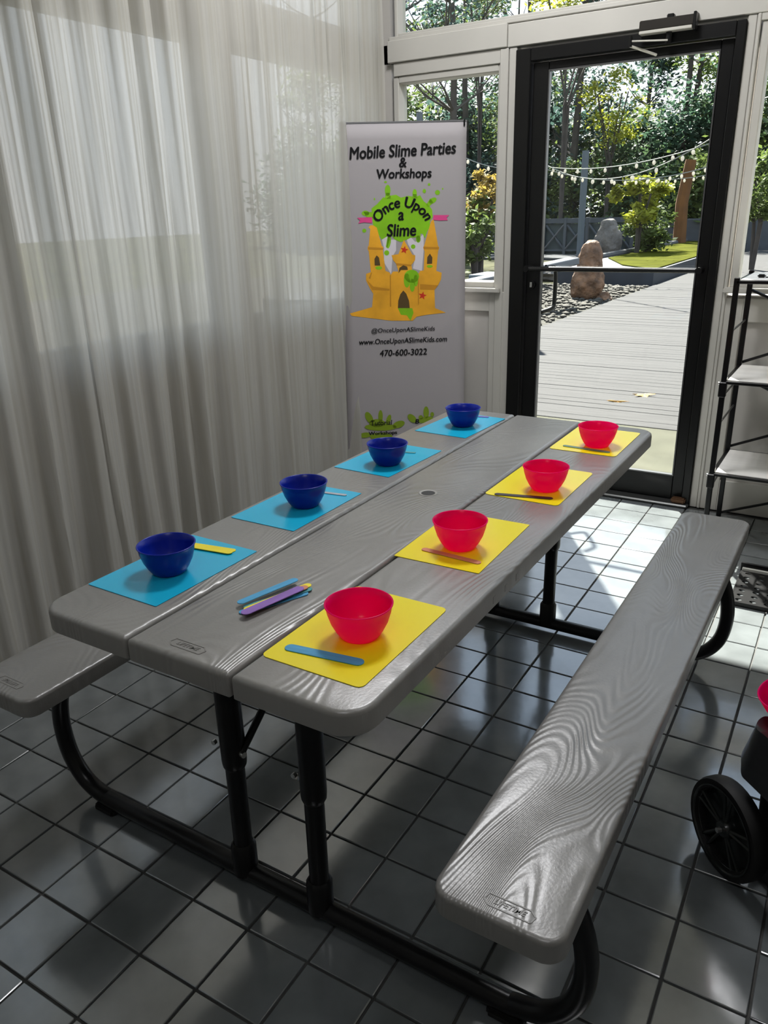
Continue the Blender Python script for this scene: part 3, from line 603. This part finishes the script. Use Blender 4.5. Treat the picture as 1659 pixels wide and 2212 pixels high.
flat('green_splat', [lobe(760, 1130, 50, 80, -.8), lobe(970, 1040, 42, 90, 0), lobe(960, 1150, 120, 45, -.2), lobe(1060, 1070, 28, 35, 0), lobe(890, 1115, 34, 34, 0)], M['olive'], 'second olive green splash')
def line_text(s, cu_, cv_, w_px, h_px=None, tilt=0.0, bold=.03, shear=.12, name='lettering', arc=None):
    c = uv(cu_, cv_); a = uv(cu_ - w_px / 2, cv_); b = uv(cu_ + w_px / 2, cv_); wid = b[0] - a[0]
    me = text_mesh(s, 1.0, 0, 0, shear)
    b0 = [v.co.copy() for v in me.vertices]; f0 = [tuple(p.vertices) for p in me.polygons]; V, F = [], []
    for dx, dy in ((-1, 0), (1, 0), (0, 1), (0, -1), (0, 0)):          # heavier strokes
        n0 = len(V); V += [(p.x + dx * bold * 1.1, p.y + dy * bold * .8, 0) for p in b0]; F += [tuple(i + n0 for i in f) for f in f0]
    me = bpy.data.meshes.new('lettering'); me.from_pydata(V, [], F); xs = [v.co.x for v in me.vertices]; ysv = [v.co.y for v in me.vertices]
    k = wid / (max(xs) - min(xs)); mx = (max(xs) + min(xs)) / 2; my = (max(ysv) + min(ysv)) / 2
    ky = k if h_px is None else (uv(cu_, cv_ - h_px / 2)[1] - uv(cu_, cv_ + h_px / 2)[1]) / (max(ysv) - min(ysv))
    for v in me.vertices:
        x = (v.co.x - mx) * k; z = (v.co.y - my) * ky
        if arc:
            ph = x / arc; rr = arc + z; x, z = rr * math.sin(ph), rr * math.cos(ph) - arc
        v.co = Vector((c[0] + x, -.0037, c[1] + z + tilt * x))
    me.materials.clear(); me.materials.append(M['ink']); o = new_ob(name, me, bn); return o
line_text('Mobile Slime Parties', 870, 325, 231, 28, .03, bold=.03)
line_text('&', 870, 351, 17, 22); line_text('Workshops', 873, 378, 119, 28)
line_text('Once Upon', 869, 440, 138, 32, arc=.15); line_text('a', 866, 467, 13, 19); line_text('Slime', 867, 497, 64, 28)
line_text('@OnceUponASlimeKids', 871, 713, 137, 13, bold=.012); line_text('www.OnceUponASlimeKids.com', 871, 737, 190, 15, bold=.02); line_text('470-600-3022', 871, 761, 102, 14, bold=.02)
line_text('Tutorial', 824, 913, 46, 11, bold=.01, shear=.1); line_text('Workshops', 827, 936, 62, 10, bold=.035, shear=0); line_text('B', 901, 910, 9, 10, bold=.03)

# ------------------------------------------------------------------ metal rack on the right
rk = thing('folding_shelf_rack', 'black metal folding shelf rack with pale boards beside the door', 'shelf', (0, 0, 0))
RX0, RX1, RY0, RY1 = .455, 1.25, 2.70, 3.10
for x in (RX0, RX1):
    for y in (RY0, RY1):
        bm = bmesh.new(); bx(bm, x - .011, x + .011, y - .009, y + .009, 0, 1.165, .003); po = obj('rack_post', bm, M['black'], rk)
        if y == RY0:
            for z in (.32, .725):
                obj('hinge_knuckle', box(x - .016, x + .014, y - .015, y + .012, z - .045, z + .02, bev=.004), M['black'], po)
                bm = bmesh.new(); tube(bm, [(x - .016, y, z + .012), (x - .021, y, z + .012)], .006, 10); obj('rivet', bm, M['steel'], po, True)
for z in (.345, .750, 1.155):
    obj('shelf_board', box(RX0 + .012, RX1 - .012, RY0 + .010, RY1 - .010, z - .006, z + .002, bev=.001), M['shelfb'], rk)
    bm = bmesh.new()
    for y in (RY0, RY1): bx(bm, RX0, RX1, y - .009, y + .009, z - .014, z - .001, .002)
    for x in (RX0, RX1): bx(bm, x - .006, x + .006, RY0, RY1, z - .012, z - .003)
    obj('shelf_frame', bm, M['black'], rk)
rgm = mat('rung_grey', (.06, .06, .055), .3, metal=.4)
for z in (.275, .56, .68, .95):
    for x in (RX0, RX1): bm = bmesh.new(); tube(bm, [(x, RY0, z), (x, RY1, z)], .0045, 8); obj('side_rung', bm, rgm, rk, True)
for a, b in ((1.08, .76), (.70, .36), (.33, .02)):
    bm = bmesh.new(); tube(bm, [(RX0 + .01, RY1, a), (RX1 - .01, RY1, b)], .0065, 8); obj('cross_brace', bm, M['black'], rk, True)
    bm = bmesh.new(); tube(bm, [(RX0 + .01, RY1 + .008, b), (RX1 - .01, RY1 + .008, a)], .0065, 8); obj('cross_brace', bm, M['black'], rk, True)
bm = bmesh.new(); bx(bm, .515, .545, 2.80, 2.83, 1.1572, 1.170, .004, 2); bx(bm, .545, .60, 2.81, 2.815, 1.1572, 1.161); tag(obj('small_clip', bm, M['black']), 'small black clip lying on top of the metal rack', 'clip')
# perforated step
ps = thing('perforated_tray', 'low black perforated metal tray on the floor behind the right bench', 'tray', (0, 0, 0))
bm = bmesh.new(); X0, X1, YA, YB_, zz = .655, 1.36, 2.155, 2.455, .018
nx, ny = 14, 7; dx, dy = (X1 - X0) / nx, (YB_ - YA) / ny
for i in range(nx):
    for j in range(ny):
        cx, cy = X0 + (i + .5) * dx, YA + (j + .5) * dy; h = [bm.verts.new((cx + (.0125) * math.cos(PI / 4 * k + PI / 8), cy + .0095 * math.sin(PI / 4 * k + PI / 8), zz)) for k in range(8)]
        c = [bm.verts.new((cx + sx_ * dx / 2, cy + sy_ * dy / 2, zz)) for sx_, sy_ in ((1, 1), (-1, 1), (-1, -1), (1, -1))]
        for k in range(4):
            bm.faces.new((c[k], h[2 * k + 1], h[2 * k])); bm.faces.new((c[k], c[(k + 1) % 4], h[(2 * k + 2) % 8], h[2 * k + 1]))
bmesh.ops.remove_doubles(bm, verts=bm.verts, dist=.0003)
pt = obj('tray_plate', bm, M['black'], ps); sdm = pt.modifiers.new('s', 'SOLIDIFY'); sdm.thickness = .0015
obj('tray_rail', box(X0 - .002, X1 + .002, YB_ + .001, YB_ + .012, zz - .015, zz + .012, bev=.002), M['brushed'], ps).data.materials[0] = mat('rail_white', (.55, .55, .5), .3)
bm = bmesh.new(); bx(bm, X0 - .01, X1 + .01, YB_ + .013, YB_ + .022, .001, zz + .03, .002); bx(bm, X0 - .006, X1, YA - .006, YA, .001, zz + .001); bx(bm, X0 - .006, X0, YA, YB_, .001, zz + .001); obj('tray_lip', bm, M['black'], ps)
for x in (X0 + .01, X1 - .01):
    for y in (YA + .005, YB_ - .005): obj('leg', box(x - .007, x + .007, y - .007, y + .007, 0, zz - .003), M['black'], ps)

# ------------------------------------------------------------------ wheeled bin
bn2 = thing('wheeled_bin', 'black plastic wheeled bin with grey liner at the right edge', 'bin', (.86, .79, 0), math.radians(45))
def lp(x0, x1, y0, y1, r, z): return [(p[0], p[1], z) for p in rrect(x0, x1, y0, y1, (r,) * 4, 5)]
bm = bmesh.new(); ring_loft(bm, [lp(.040, .39, -.38, -.015, .03, .02), lp(.028, .42, -.41, 0, .04, .345), lp(.014, .435, -.425, .014, .04, .350), lp(.014, .435, -.425, .014, .04, .375), lp(.040, .41, -.40, -.012, .03, .375), lp(.06, .37, -.36, -.04, .03, .10)], True)
obj('bin_body', bm, M['blackmat'], bn2, True)
bm = bmesh.new(); loops = []
for q, (off, z) in enumerate(((.020, .285), (.012, .34), (.007, .388), (-.030, .392), (-.055, .33))):
    L_ = []
    for p in rrect(.014 - off, .435 + off, -.425 - off, .014 + off, (.05,) * 4, 16):
        ww = noise.noise(Vector((p[0] * 22, p[1] * 22, q * .7))); L_.append((p[0] + .012 * ww, p[1] + .012 * noise.noise(Vector((p[1] * 25, 3, p[0] * 25))), z + (.045 if q == 0 else .016) * ww))
    loops.append(L_)
ring_loft(bm, loops, False); obj('bin_liner', bm, M['bag'], bn2, True)
for xw in (-.012, .455):
    s = -1 if xw < .2 else 1; wz, wy, rw = .092 + .024, 0, .116
    bm = bmesh.new(); lathe(bm, [(rw - .022, -.020), (rw - .004, -.020), (rw, -.011), (rw, .011), (rw - .004, .020), (rw - .022, .020), (rw - .026, .011), (rw - .026, -.011), (rw - .022, -.020)], 40, (xw, wy, wz), 'X'); wh = obj('wheel', bm, M['blackmat'], bn2, True)
    bm = bmesh.new(); lathe(bm, [(rw - .026, s * .012), (rw - .022, s * .017), (rw - .018, s * .023), (rw - .015, s * .0225)], 40, (xw, wy, wz), 'X')
    lathe(bm, [(.001, s * .020), (.018, s * .018), (.024, s * .008), (.024, -s * .01)], 20, (xw, wy, wz), 'X')
    for k in range(5):
        a = 2 * PI * k / 5 + .3
        for da in (-.13, .13):
            tube(bm, [(xw + s * .010, wy + .02 * math.cos(a + da), wz + .02 * math.sin(a + da)), (xw + s * .012, wy + (rw - .024) * math.cos(a + da), wz + (rw - .024) * math.sin(a + da))], .0045, 6)
    lathe(bm, [(.001, -s * .004), (rw - .024, -s * .004), (rw - .024, -s * .009), (.001, -s * .009)], 28, (xw, wy, wz), 'X')
    obj('wheel_spokes', bm, mat('wheel_gloss', (.012, .015, .014), .25), wh, True)
    bm = bmesh.new(); tube(bm, [(xw + s * .020, wy, wz), (xw + s * .030, wy, wz)], .006, 10); obj('axle_cap', bm, M['steel'], wh, True)
bm = bmesh.new(); tube(bm, [(-.012, 0, .116), (.455, 0, .116)], .008, 8); obj('axle', bm, M['steel'], bn2, True)
b5 = bowl(bp_, .935, .872, .392, 'hot pink plastic bowl thrown on top of the bin at the right edge', 'x', (math.radians(10), math.radians(-14), 0)); del b5['group']
bm = bmesh.new(); r2 = bmesh.ops.create_icosphere(bm, subdivisions=3, radius=1)
for v in bm.verts: d = 1 + .25 * noise.noise(v.co * 2.2); v.co = Vector((1.16 + v.co.x * .14 * d, .80 + v.co.y * .14 * d, .345 + v.co.z * .06 * d))
tag(obj('rubbish_bag', bm, M['bag'], None, True), 'crumpled dark rubbish filling the bin at the right edge', 'rubbish')

# ------------------------------------------------------------------ outdoors
GZ = -.13
gd = struct('ground', box(-60, 40, YW + .14, 75, -.6, GZ), M['soil'], 'ground outside', 'ground')
gs = obj('ground_left', box(-60, XW - .13, YB - 20, YW + .14, -.6, GZ), mat('bounce_paving', (.075, .078, .085), .8, spec=.1, var=.1, vscale=1)); gs['kind'] = 'structure'; gs['label'] = 'unseen ground beside the left wall, made pale to bounce sun'; gs['category'] = 'ground'  # unseen ground, toned pale to bounce sunlight up through the curtains
bm = box(-14, -2.86, YW + .15, 15.85, GZ, -.085); o = obj('gravel_bed', bm, M['gravel']); o['kind'] = 'structure'; o['label'] = 'pale gravel bed left of the boardwalk'; o['category'] = 'ground'
dk = thing('boardwalk', 'wide sunlit weathered plank boardwalk leading away from the door', 'boardwalk', (0, 0, 0))
y = 4.82; k = 0; far = bmesh.new()
while y < 28.6:
    if y < 16:
        bm = box(-2.85 + random.uniform(-.008, .008), 4.2, y, y + .137, -.088, -.050 + random.uniform(-.002, .002), bev=.003)
        obj('deck_plank', bm, M['deck'], dk)
    else: bx(far, -2.85, 4.2, y, y + .137, -.088, -.05)
    y += .1405; k += 1
fo = obj('further_planks', far, M['deck'], dk); fo['kind'] = 'stuff'
obj('joist', box(-2.8, 4.15, 4.83, 28.6, GZ, -.09), M['bark'], dk)
o = obj('landing', box(-3.2, 4.2, YW + .135, 4.80, -.12, -.048, bev=.004), M['concrete']); o['kind'] = 'structure'; o['label'] = 'pale yellowish concrete landing just outside the door'; o['category'] = 'landing'
def dry_leaf(x, y, s, rot, label, flatw=1.0):
    bm = bmesh.new(); c = bm.verts.new((0, 0, .012)); rim = []
    for k in range(15):
        a = 2 * PI * k / 15; r = s * (1.0 if k % 3 == 0 else .45); rim.append(bm.verts.new((r * math.cos(a), r * flatw * math.sin(a), .004 + .012 * math.sin(a * 2 + 1))))
    for k in range(15): bm.faces.new((c, rim[k], rim[(k + 1) % 15]))
    o = obj('fallen_leaf', bm, M['fallen']); o.location = (x, y, -.05); o.rotation_euler = (0, 0, rot); sm = o.modifiers.new('s', 'SOLIDIFY'); sm.thickness = .002
    tag(o, label, 'leaf', 'fallen leaves on the boardwalk')
dry_leaf(-.59, 5.83, .10, .4, 'larger dry brown leaf lying on the boardwalk'); dry_leaf(-.72, 5.50, .10, .1, 'narrow curled dry leaf lying on the boardwalk nearer the door', .25)
# pebbles
bm = bmesh.new(); rp = random.Random(5)
for k in range(2600):
    x = rp.uniform(-6.2, -2.95); yv = rp.uniform(8.2, 15.6); s = rp.uniform(.02, .055) * (1.6 if rp.random() < .12 else 1)
    vs = bmesh.ops.create_icosphere(bm, subdivisions=1, radius=s)['verts']; e = rp.uniform(.6, 1.4); 
    for v in vs: v.co = Vector((x + v.co.x * e, yv + v.co.y, -.085 + s * .3 + v.co.z * .6))
po = obj('pebbles', bm, M['pebble'], None, True); tag(po, 'pale pebbles spread over the bed beside the boardwalk', 'pebbles', None, 'stuff')
GP0 = at(1312, 553, (0, 0, 1), -.09)
def standing_stone(x, y, w_, d_, h, m, label, seed, lean=0.0, shoulder=.35):
    bm = bmesh.new(); bmesh.ops.create_icosphere(bm, subdivisions=4, radius=1)
    for v in bm.verts:
        p = v.co.copy(); t = (p.z + 1) / 2
        wd = (1.0 - .42 * max(0, t - shoulder) / (1 - shoulder)) * (1 + .34 * noise.noise(p * 1.5 + Vector((seed, 0, 0))) + .16 * noise.noise(p * 3.7 + Vector((0, seed, 0))) + .06 * noise.noise(p * 9))
        q = max(abs(p.x), abs(p.y), 1e-3); rad = math.hypot(p.x, p.y)
        sq = min(1.0, rad ** .45) / max(rad, 1e-3) if rad > .05 else 1
        v.co = Vector((p.x * sq * w_ / 2 * wd + lean * t * h, p.y * sq * d_ / 2 * wd, t * h * (1 + .05 * noise.noise(p * 3 + Vector((seed, 2, 0)))) - .05))
    o = obj('standing_stone', bm, m, None, True); o.location = (x, y, -.09); tag(o, label, 'rock'); return o
standing_stone(-3.46, 13.25, .60, .5, 1.03, M['rock'], 'tall rugged brown standing stone beside the boardwalk', 3, .05)
standing_stone(GP0.x, GP0.y, .86, .7, 1.20, M['rock2'], 'pale grey standing stone farther back by the fence', 8, -.02, .5)
standing_stone(-3.08, 13.1, .24, .2, .20, M['rock'], 'small brown rock at the foot of the brown standing stone', 5)
standing_stone(-5.4, 17.2, 1.1, .7, .42, M['rock2'], 'low pale boulder left of the brown standing stone', 12, 0, .5)
# raised bed
GP = lambda u, v, z: at(u, v, (0, 0, 1), z)
P1, P2, P3 = GP(1290, 559, .20), GP(1493, 520, .20), GP(1345, 572, .22)
bm = prism(bmesh.new(), [(-4.95, 15.9), (-2.93, 15.9), (-2.93, 28.3), (P2.x, P2.y), (P1.x, P1.y)], GZ, .20); tag(obj('raised_bed', bm, M['darkstone']), 'raised dark stone bed beside the boardwalk', 'garden bed')
bm = prism(bmesh.new(), [(P3.x, P3.y), (-3.0, 16.2), (-3.0, 28), (P2.x + .1, P2.y), (P1.x + .25, P1.y + .1)], .204, .225); tag(obj('moss_lawn', bm, M['lawn']), 'yellow green mossy lawn on the raised bed', 'lawn')
bm = bmesh.new(); tube(bm, [(-5.0, 16.0, .24), (P1.x, P1.y, .24), (P2.x, P2.y, .24)], .075, 8); tag(obj('bed_curb', bm, M['fence2'], None, True), 'grey curb along the far side of the lawn', 'curb')
bm = box(-16, -2.0, 24.2, 26.2, GZ, -.06); o = obj('gravel_strip', bm, M['slab']); o['kind'] = 'structure'; o['label'] = 'pale ground strip before the fence'; o['category'] = 'ground'
AYp = lambda u, v, Y: at(u, v, (0, 1, 0), Y)
# white slabs and kerb seen through the small window
sb = thing('stone_steps', 'pale slab steps and grey wall seen through the small window', 'steps', (0, 0, 0))
obj('slab_step', box(-5.6, -3.0, 5.9, 7.3, GZ, -.02, bev=.01), M['slab'], sb); obj('slab_step', box(-6.4, -3.1, 7.45, 9.0, GZ, .10, bev=.01), M['slab'], sb); obj('slab_step', box(-7.4, -3.9, 9.1, 11.2, GZ, .22, bev=.01), M['slab'], sb)
bm = bmesh.new(); bx(bm, -.13, .13, 0, 4.2, 0, .10, .01); o = obj('sloping_kerb', bm, M['curb'], sb); o.location = (-5.25, 8.3, .15); o.rotation_euler = (math.radians(6), 0, math.radians(-28))
bw = AYp(1072, 530, 11.6)
obj('block_wall', box(bw.x - .35, bw.x + .30, 11.3, 12.0, GZ, .45, bev=.01), mat('block_grey', (.10, .125, .14), .8, var=.1, vscale=3), sb)
# fence
fback = mat('fence_backing', (.05, .065, .065), .9)
fn = thing('cross_buck_fence', 'grey wooden fence with pale diagonal braces beyond the stones', 'fence', (0, 0, 0))
FY = 27.0; FX1 = AYp(1366, 500, FY)[0]
nb = 18
for i in range(nb + 1):
    x = FX1 - .77 * (nb - i); obj('fence_post', box(x - .05, x + .05, FY - .06, FY + .06, GZ, 1.10, bev=.01), M['fence'], fn)
    if i < nb:
        x2 = x + .77
        bm = bmesh.new(); tube(bm, [(x + .05, FY - .05, .08), (x2 - .05, FY - .05, .86)], .032, 6); obj('fence_brace', bm, M['fence2'], fn)
        bm = bmesh.new(); tube(bm, [(x + .05, FY + .03, .86), (x2 - .05, FY + .03, .08)], .05, 6); obj('fence_brace', bm, M['fence'], fn)
        obj('fence_panel', box(x, x2, FY + .09, FY + .13, -.1, .90), fback, fn)
FX0 = FX1 - .77 * nb
for z, h in ((.92, .16), (.0, .07)): obj('fence_rail', box(FX0, FX1, FY - .04, FY + .04, z, z + h), M['fence'], fn)
tag(obj('garden_border', box(FX1 + .3, 12, 29.2, 29.6, GZ, .95, bev=.02), M['fence']), 'dark grey boundary right of the fence at the forest edge', 'boundary')
# poles and strings of lights
def pole(x, y, h, r, label):
    bm = bmesh.new(); tube(bm, [(0, 0, GZ), (0, 0, h)], r, 10); o = obj('light_pole', bm, M['pole'], None, True); o.location = (x, y, 0); tag(o, label, 'pole', 'poles carrying the string lights')
pole(-7.42, 25, 3.05, .11, 'grey blue pole behind the fence seen through the door glass'); pole(-1.95, 16.5, 3.1, .07, 'grey blue pole seen through the right window'); pole(-11.6, 22, 4.2, .10, 'grey blue pole behind the yellow shrub')
bb = bmesh.new(); bmesh.ops.create_uvsphere(bb, u_segments=8, v_segments=6, radius=.032); bme = bpy.data.meshes.new('bulb'); bb.to_mesh(bme); bb.free(); bme.materials.append(M['bulb'])
def lights(p, q, sag, n, label, sc=1.0):
    p, q = Vector(p), Vector(q); t = thing('string_lights', label, 'string lights', p, 0, 'string lights over the garden')
    f = lambda a: (q - p) * a + Vector((0, 0, -sag * 4 * a * (1 - a)))
    bm = bmesh.new(); tube(bm, [f(k / 24) for k in range(25)], .010 * sc, 5); obj('wire', bm, M['wire'], t)
    for k in range(n):
        a = (k + .5) / n; o = new_ob('bulb', bme, t); o.location = f(a) + Vector((0, 0, -.055 * sc)); o.scale = (sc, sc, 1.4 * sc)
AY = lambda u, v, Y: tuple(at(u, v, (0, 1, 0), Y))
def string_pole(u, v, Y, label): a = at(u, v, (0, 1, 0), Y); pole(a.x, Y, a.z + .25, .045, label); return tuple(a)
A0 = string_pole(1160, 357, 16, 'slim grey pole holding the left ends of the string lights')
A1 = string_pole(1572, 297, 12, 'slim grey pole holding the right end of the upper string of bulbs')
off = lambda p, dz: (p[0], p[1], p[2] + dz)
lights(A0, A1, .20, 12, 'upper string of bulbs rising to the right behind the door glass', .85)
lights(off(A0, -.02), (-1.95, 16.5, AY(1640, 345, 16.5)[2]), .30, 17, 'middle string of small bulbs sagging behind the door glass', .9)
lights(AY(1355, 377, 20), AY(1640, 340, 20), .25, 14, 'lower string of tiny bulbs behind the door glass', .9)
lights(off(A0, .12), off(A1, .14), .52, 9, 'faint crossing string of bulbs above the small tree', .9)
B1 = string_pole(1112, 364, 9, 'slim grey pole between the small window and the door view')
lights(AY(1000, 338, 9), B1, .04, 5, 'short stretch of bulbs seen through the small window', .6)

# vegetation
def foliage_mesh(seed, rx, rz, n, ls, m, clumps=26, hollow=.35, droop=1.0):
    r = random.Random(seed); V = []; F = []
    cl_ = []
    for _ in range(clumps):
        a = r.uniform(0, 2 * PI); zz_ = r.uniform(-1, 1); q = math.sqrt(max(0, 1 - zz_ * zz_)) * r.uniform(hollow, 1)
        cl_.append((Vector((rx * q * math.cos(a), rx * q * math.sin(a), rz * zz_)), r.uniform(.18, .42) * min(rx, rz)))
    for _ in range(n):
        c, cr_ = r.choice(cl_); d = Vector((r.gauss(0, 1), r.gauss(0, 1), r.gauss(0, .7))) * cr_ * .62
        p = c + d; u = Vector((r.uniform(-1, 1), r.uniform(-1, 1), r.uniform(-.6, .6))).normalized(); w_ = u.cross(Vector((r.uniform(-1, 1), r.uniform(-1, 1), 1))).normalized()
        s = ls * r.uniform(.6, 1.4); i = len(V); V += [p - u * s, p + w_ * s * .5, p + u * s, p - w_ * s * .5]; F.append((i, i + 1, i + 2, i + 3))
    me = bpy.data.meshes.new('foliage'); me.from_pydata([tuple(v) for v in V], [], F); me.materials.append(m); return me
def trunk_mesh(seed, h, r0, m, branches=9, lo=.35, spread=1.6):
    r = random.Random(seed); bm = bmesh.new(); pts = []; x = y = 0
    for k in range(9):
        pts.append((x, y, h * k / 8)); x += r.uniform(-.14, .14); y += r.uniform(-.1, .1)
    tube(bm, pts, r0, 7, radii=[r0 * (1 - .8 * k / 8) for k in range(9)])
    for b in range(branches):
        t = r.uniform(lo, .95); k = int(t * 8); p = Vector(pts[k]); a = r.uniform(0, 2 * PI); L_ = spread * r.uniform(.5, 1.2) * (1.2 - t * .6)
        p2 = p + Vector((math.cos(a), math.sin(a), .5)) * L_ * .5; p3 = p2 + Vector((math.cos(a + r.uniform(-.6, .6)), math.sin(a), .9)) * L_ * .5
        tube(bm, [p, p2, p3], .05, 4, False, [r0 * .32, r0 * .2, r0 * .07])
        for _ in range(2): tube(bm, [p2, p2 + Vector((r.uniform(-1, 1), r.uniform(-1, 1), r.uniform(.2, 1))) * L_ * .45], .02, 3, False, [r0 * .14, r0 * .04])
    me = bpy.data.meshes.new('trunk'); bm.to_mesh(me); bm.free(); me.materials.append(m); return me
TM = [trunk_mesh(i, 13 + i, .20, M['bark'], 12, .25, 2.2) for i in range(4)]
FM = [foliage_mesh(10 + i, 2.3, 4.2, 3000, .13, M['leaf'][c], 22) for i, c in enumerate((0, 1, 5, 2))]
UM = [foliage_mesh(30 + i, 1.9, 1.9, 3600, .12, M['leaf'][c], 30) for i, c in enumerate((0, 1, 5, 2))]
rt = random.Random(21)
place = ['far left', 'left', 'left middle', 'middle', 'right middle', 'right', 'far right']
def tree(x, y, kind, s, name, label, group, up=7.5):
    t = thing(name, label, 'tree', (x, y, GZ), rt.uniform(0, 6.28), group); t.scale = (s, s, s)
    o = new_ob('trunk', TM[kind % 4], t); f = new_ob('foliage', FM[kind % 4], t); f.location = (0, 0, up); f['kind'] = 'stuff'
    return t
n = 0
for row, (yy, cnt, x0, x1, up) in enumerate(((34, 9, -25, 0, 6.8), (40, 10, -30, 1, 6.0))):
    for k in range(cnt):
        x = x0 + (x1 - x0) * (k + rt.uniform(.2, .8)) / cnt; kind = rt.randrange(4); fx = (x + yy * .581) / (yy * .46)
        tree(x, yy + rt.uniform(-1.5, 1.5), kind, rt.uniform(.72, 1.0), 'forest_tree', 'tall dark-trunked forest tree with %s leaves beyond the fence' % ('blue green', 'mid green', 'grey green', 'light yellow green')[kind], ('blue green', 'mid green', 'grey green', 'yellow green')[kind] + ' forest trees beyond the fence', up); n += 1
for row, (yy, cnt, x0, x1, s) in enumerate(((32, 13, -25, 1, .95), (36, 14, -28, 1, 1.5), (46, 12, -38, 3, 1.25))):
    for k in range(cnt):
        x = x0 + (x1 - x0) * (k + rt.uniform(.2, .8)) / cnt; kind = rt.randrange(4)
        o = new_ob('forest_shrub', UM[kind]); ss = s * rt.uniform(.8, 1.15); o.location = (x, yy + rt.uniform(-.7, .7), GZ + 1.5 * ss); o.scale = (ss,) * 3; o.rotation_euler = (0, 0, rt.uniform(0, 6.28))
        tag(o, ('dense blue green', 'mid green', 'dark grey green', 'light yellow green')[kind] + ' undergrowth at the forest edge beyond the fence', 'shrub', ('blue green', 'mid green', 'grey green', 'yellow green')[kind] + ' undergrowth beyond the fence')
def small_tree(x, y, z, rx, rz, m, ls, label, nm, cnt=3200, tr=True, group=None, hold=.2):
    t = thing(nm, label, 'tree' if tr else 'shrub', (x, y, GZ), 0, group)
    f = new_ob('foliage', foliage_mesh(int(abs(x * 91 + y)), rx, rz, cnt, ls, m, 26, hold), t); f.location = (0, 0, z - GZ); f['kind'] = 'stuff'
    bm = bmesh.new(); rr = random.Random(int(y * 7))
    for k in range(5): tube(bm, [(0, 0, 0), (rr.uniform(-.1, .1), rr.uniform(-.1, .1), (z - GZ) * .6), (rr.uniform(-.6, .6) * rx, rr.uniform(-.5, .5) * rx, z - GZ + rz * .3)], .03, 5, False, [.06, .04, .02])
    obj('trunk', bm, M['bark'], t); return t
a = AY(1385, 432, 22); small_tree(a[0], 22, a[2], .95, .48, M['leaf'][3], .085, 'small yellow green tree behind the pale standing stone', 'small_tree', 2600)
a = AY(1405, 490, 22.5); small_tree(a[0], 22.5, a[2], .6, .55, M['leaf'][2], .08, 'green shrub under the small yellow green tree', 'garden_shrub', 1200, False)
a = AY(1040, 430, 14); small_tree(a[0], 14, a[2], .62, .42, M['leaf'][4], .055, 'golden yellow shrub top seen through the small window', 'golden_shrub', 2600, False)
a = AY(1030, 500, 13.5); small_tree(a[0], 13.5, a[2], .75, .62, M['leaf'][2], .06, 'green shrub below the golden one seen through the small window', 'garden_shrub', 2800, False)
a = AY(1620, 400, 18); small_tree(a[0], 20, a[2], .7, .7, M['leaf'][2], .07, 'light green shrub seen through the right window', 'garden_shrub', 1500, False)
a = AY(1482, 385, 28); t = thing('orange_trunk_tree', 'short thick orange barked trunk at the forest edge', 'tree', (a[0], 28, GZ)); bm = bmesh.new(); tube(bm, [(0, 0, 0), (-.05, 0, 1.6), (.1, 0, 2.9)], .2, 9, True, [.22, .20, .17]); obj('trunk', bm, M['orangebark'], t, True)
# bright leafy boughs seen through the transom
for (u, v, Y, rx, rz, li, cnt) in ((1235, -10, 27.6, 2.2, 1.1, 3, 2600), (1040, 20, 31, 1.1, 1.3, 2, 1500), (1325, 230, 31, 1.6, 1.2, 3, 1500)):
    a = AY(u, v, Y); small_tree(a[0], Y, a[2], rx, rz, M['leaf'][li], .075, {1235: 'tall tree with yellow green top seen through the transom', 1040: 'tall tree with light green leaves beside the bare tree', 1325: 'yellow green tree in the middle of the door glass'}[u], 'garden_tree', cnt, True)
t = thing('bare_branched_tree', 'dark tree with fine bare branches seen through the transom', 'tree', (AY(985, 75, 24)[0], 24, GZ)); new_ob('trunk', trunk_mesh(77, 12, .16, M['bark'], 60, .45, 2.6), t)
f = new_ob('foliage', foliage_mesh(78, 2.1, 3.2, 1500, .09, M['leaf'][5], 40), t); f.location = (0, 0, 9.0); f['kind'] = 'stuff'
# trees beyond the left wall, only glimpsed through the sheers
for k in range(5):
    tree(-24 - rt.uniform(0, 6), -4 + k * 5.1, k % 4, rt.uniform(.7, .9), 'garden_tree', 'tree standing outside the curtained windows', 'trees outside the curtained windows', 7.5)
for t_, lb in ((0, 0),): pass
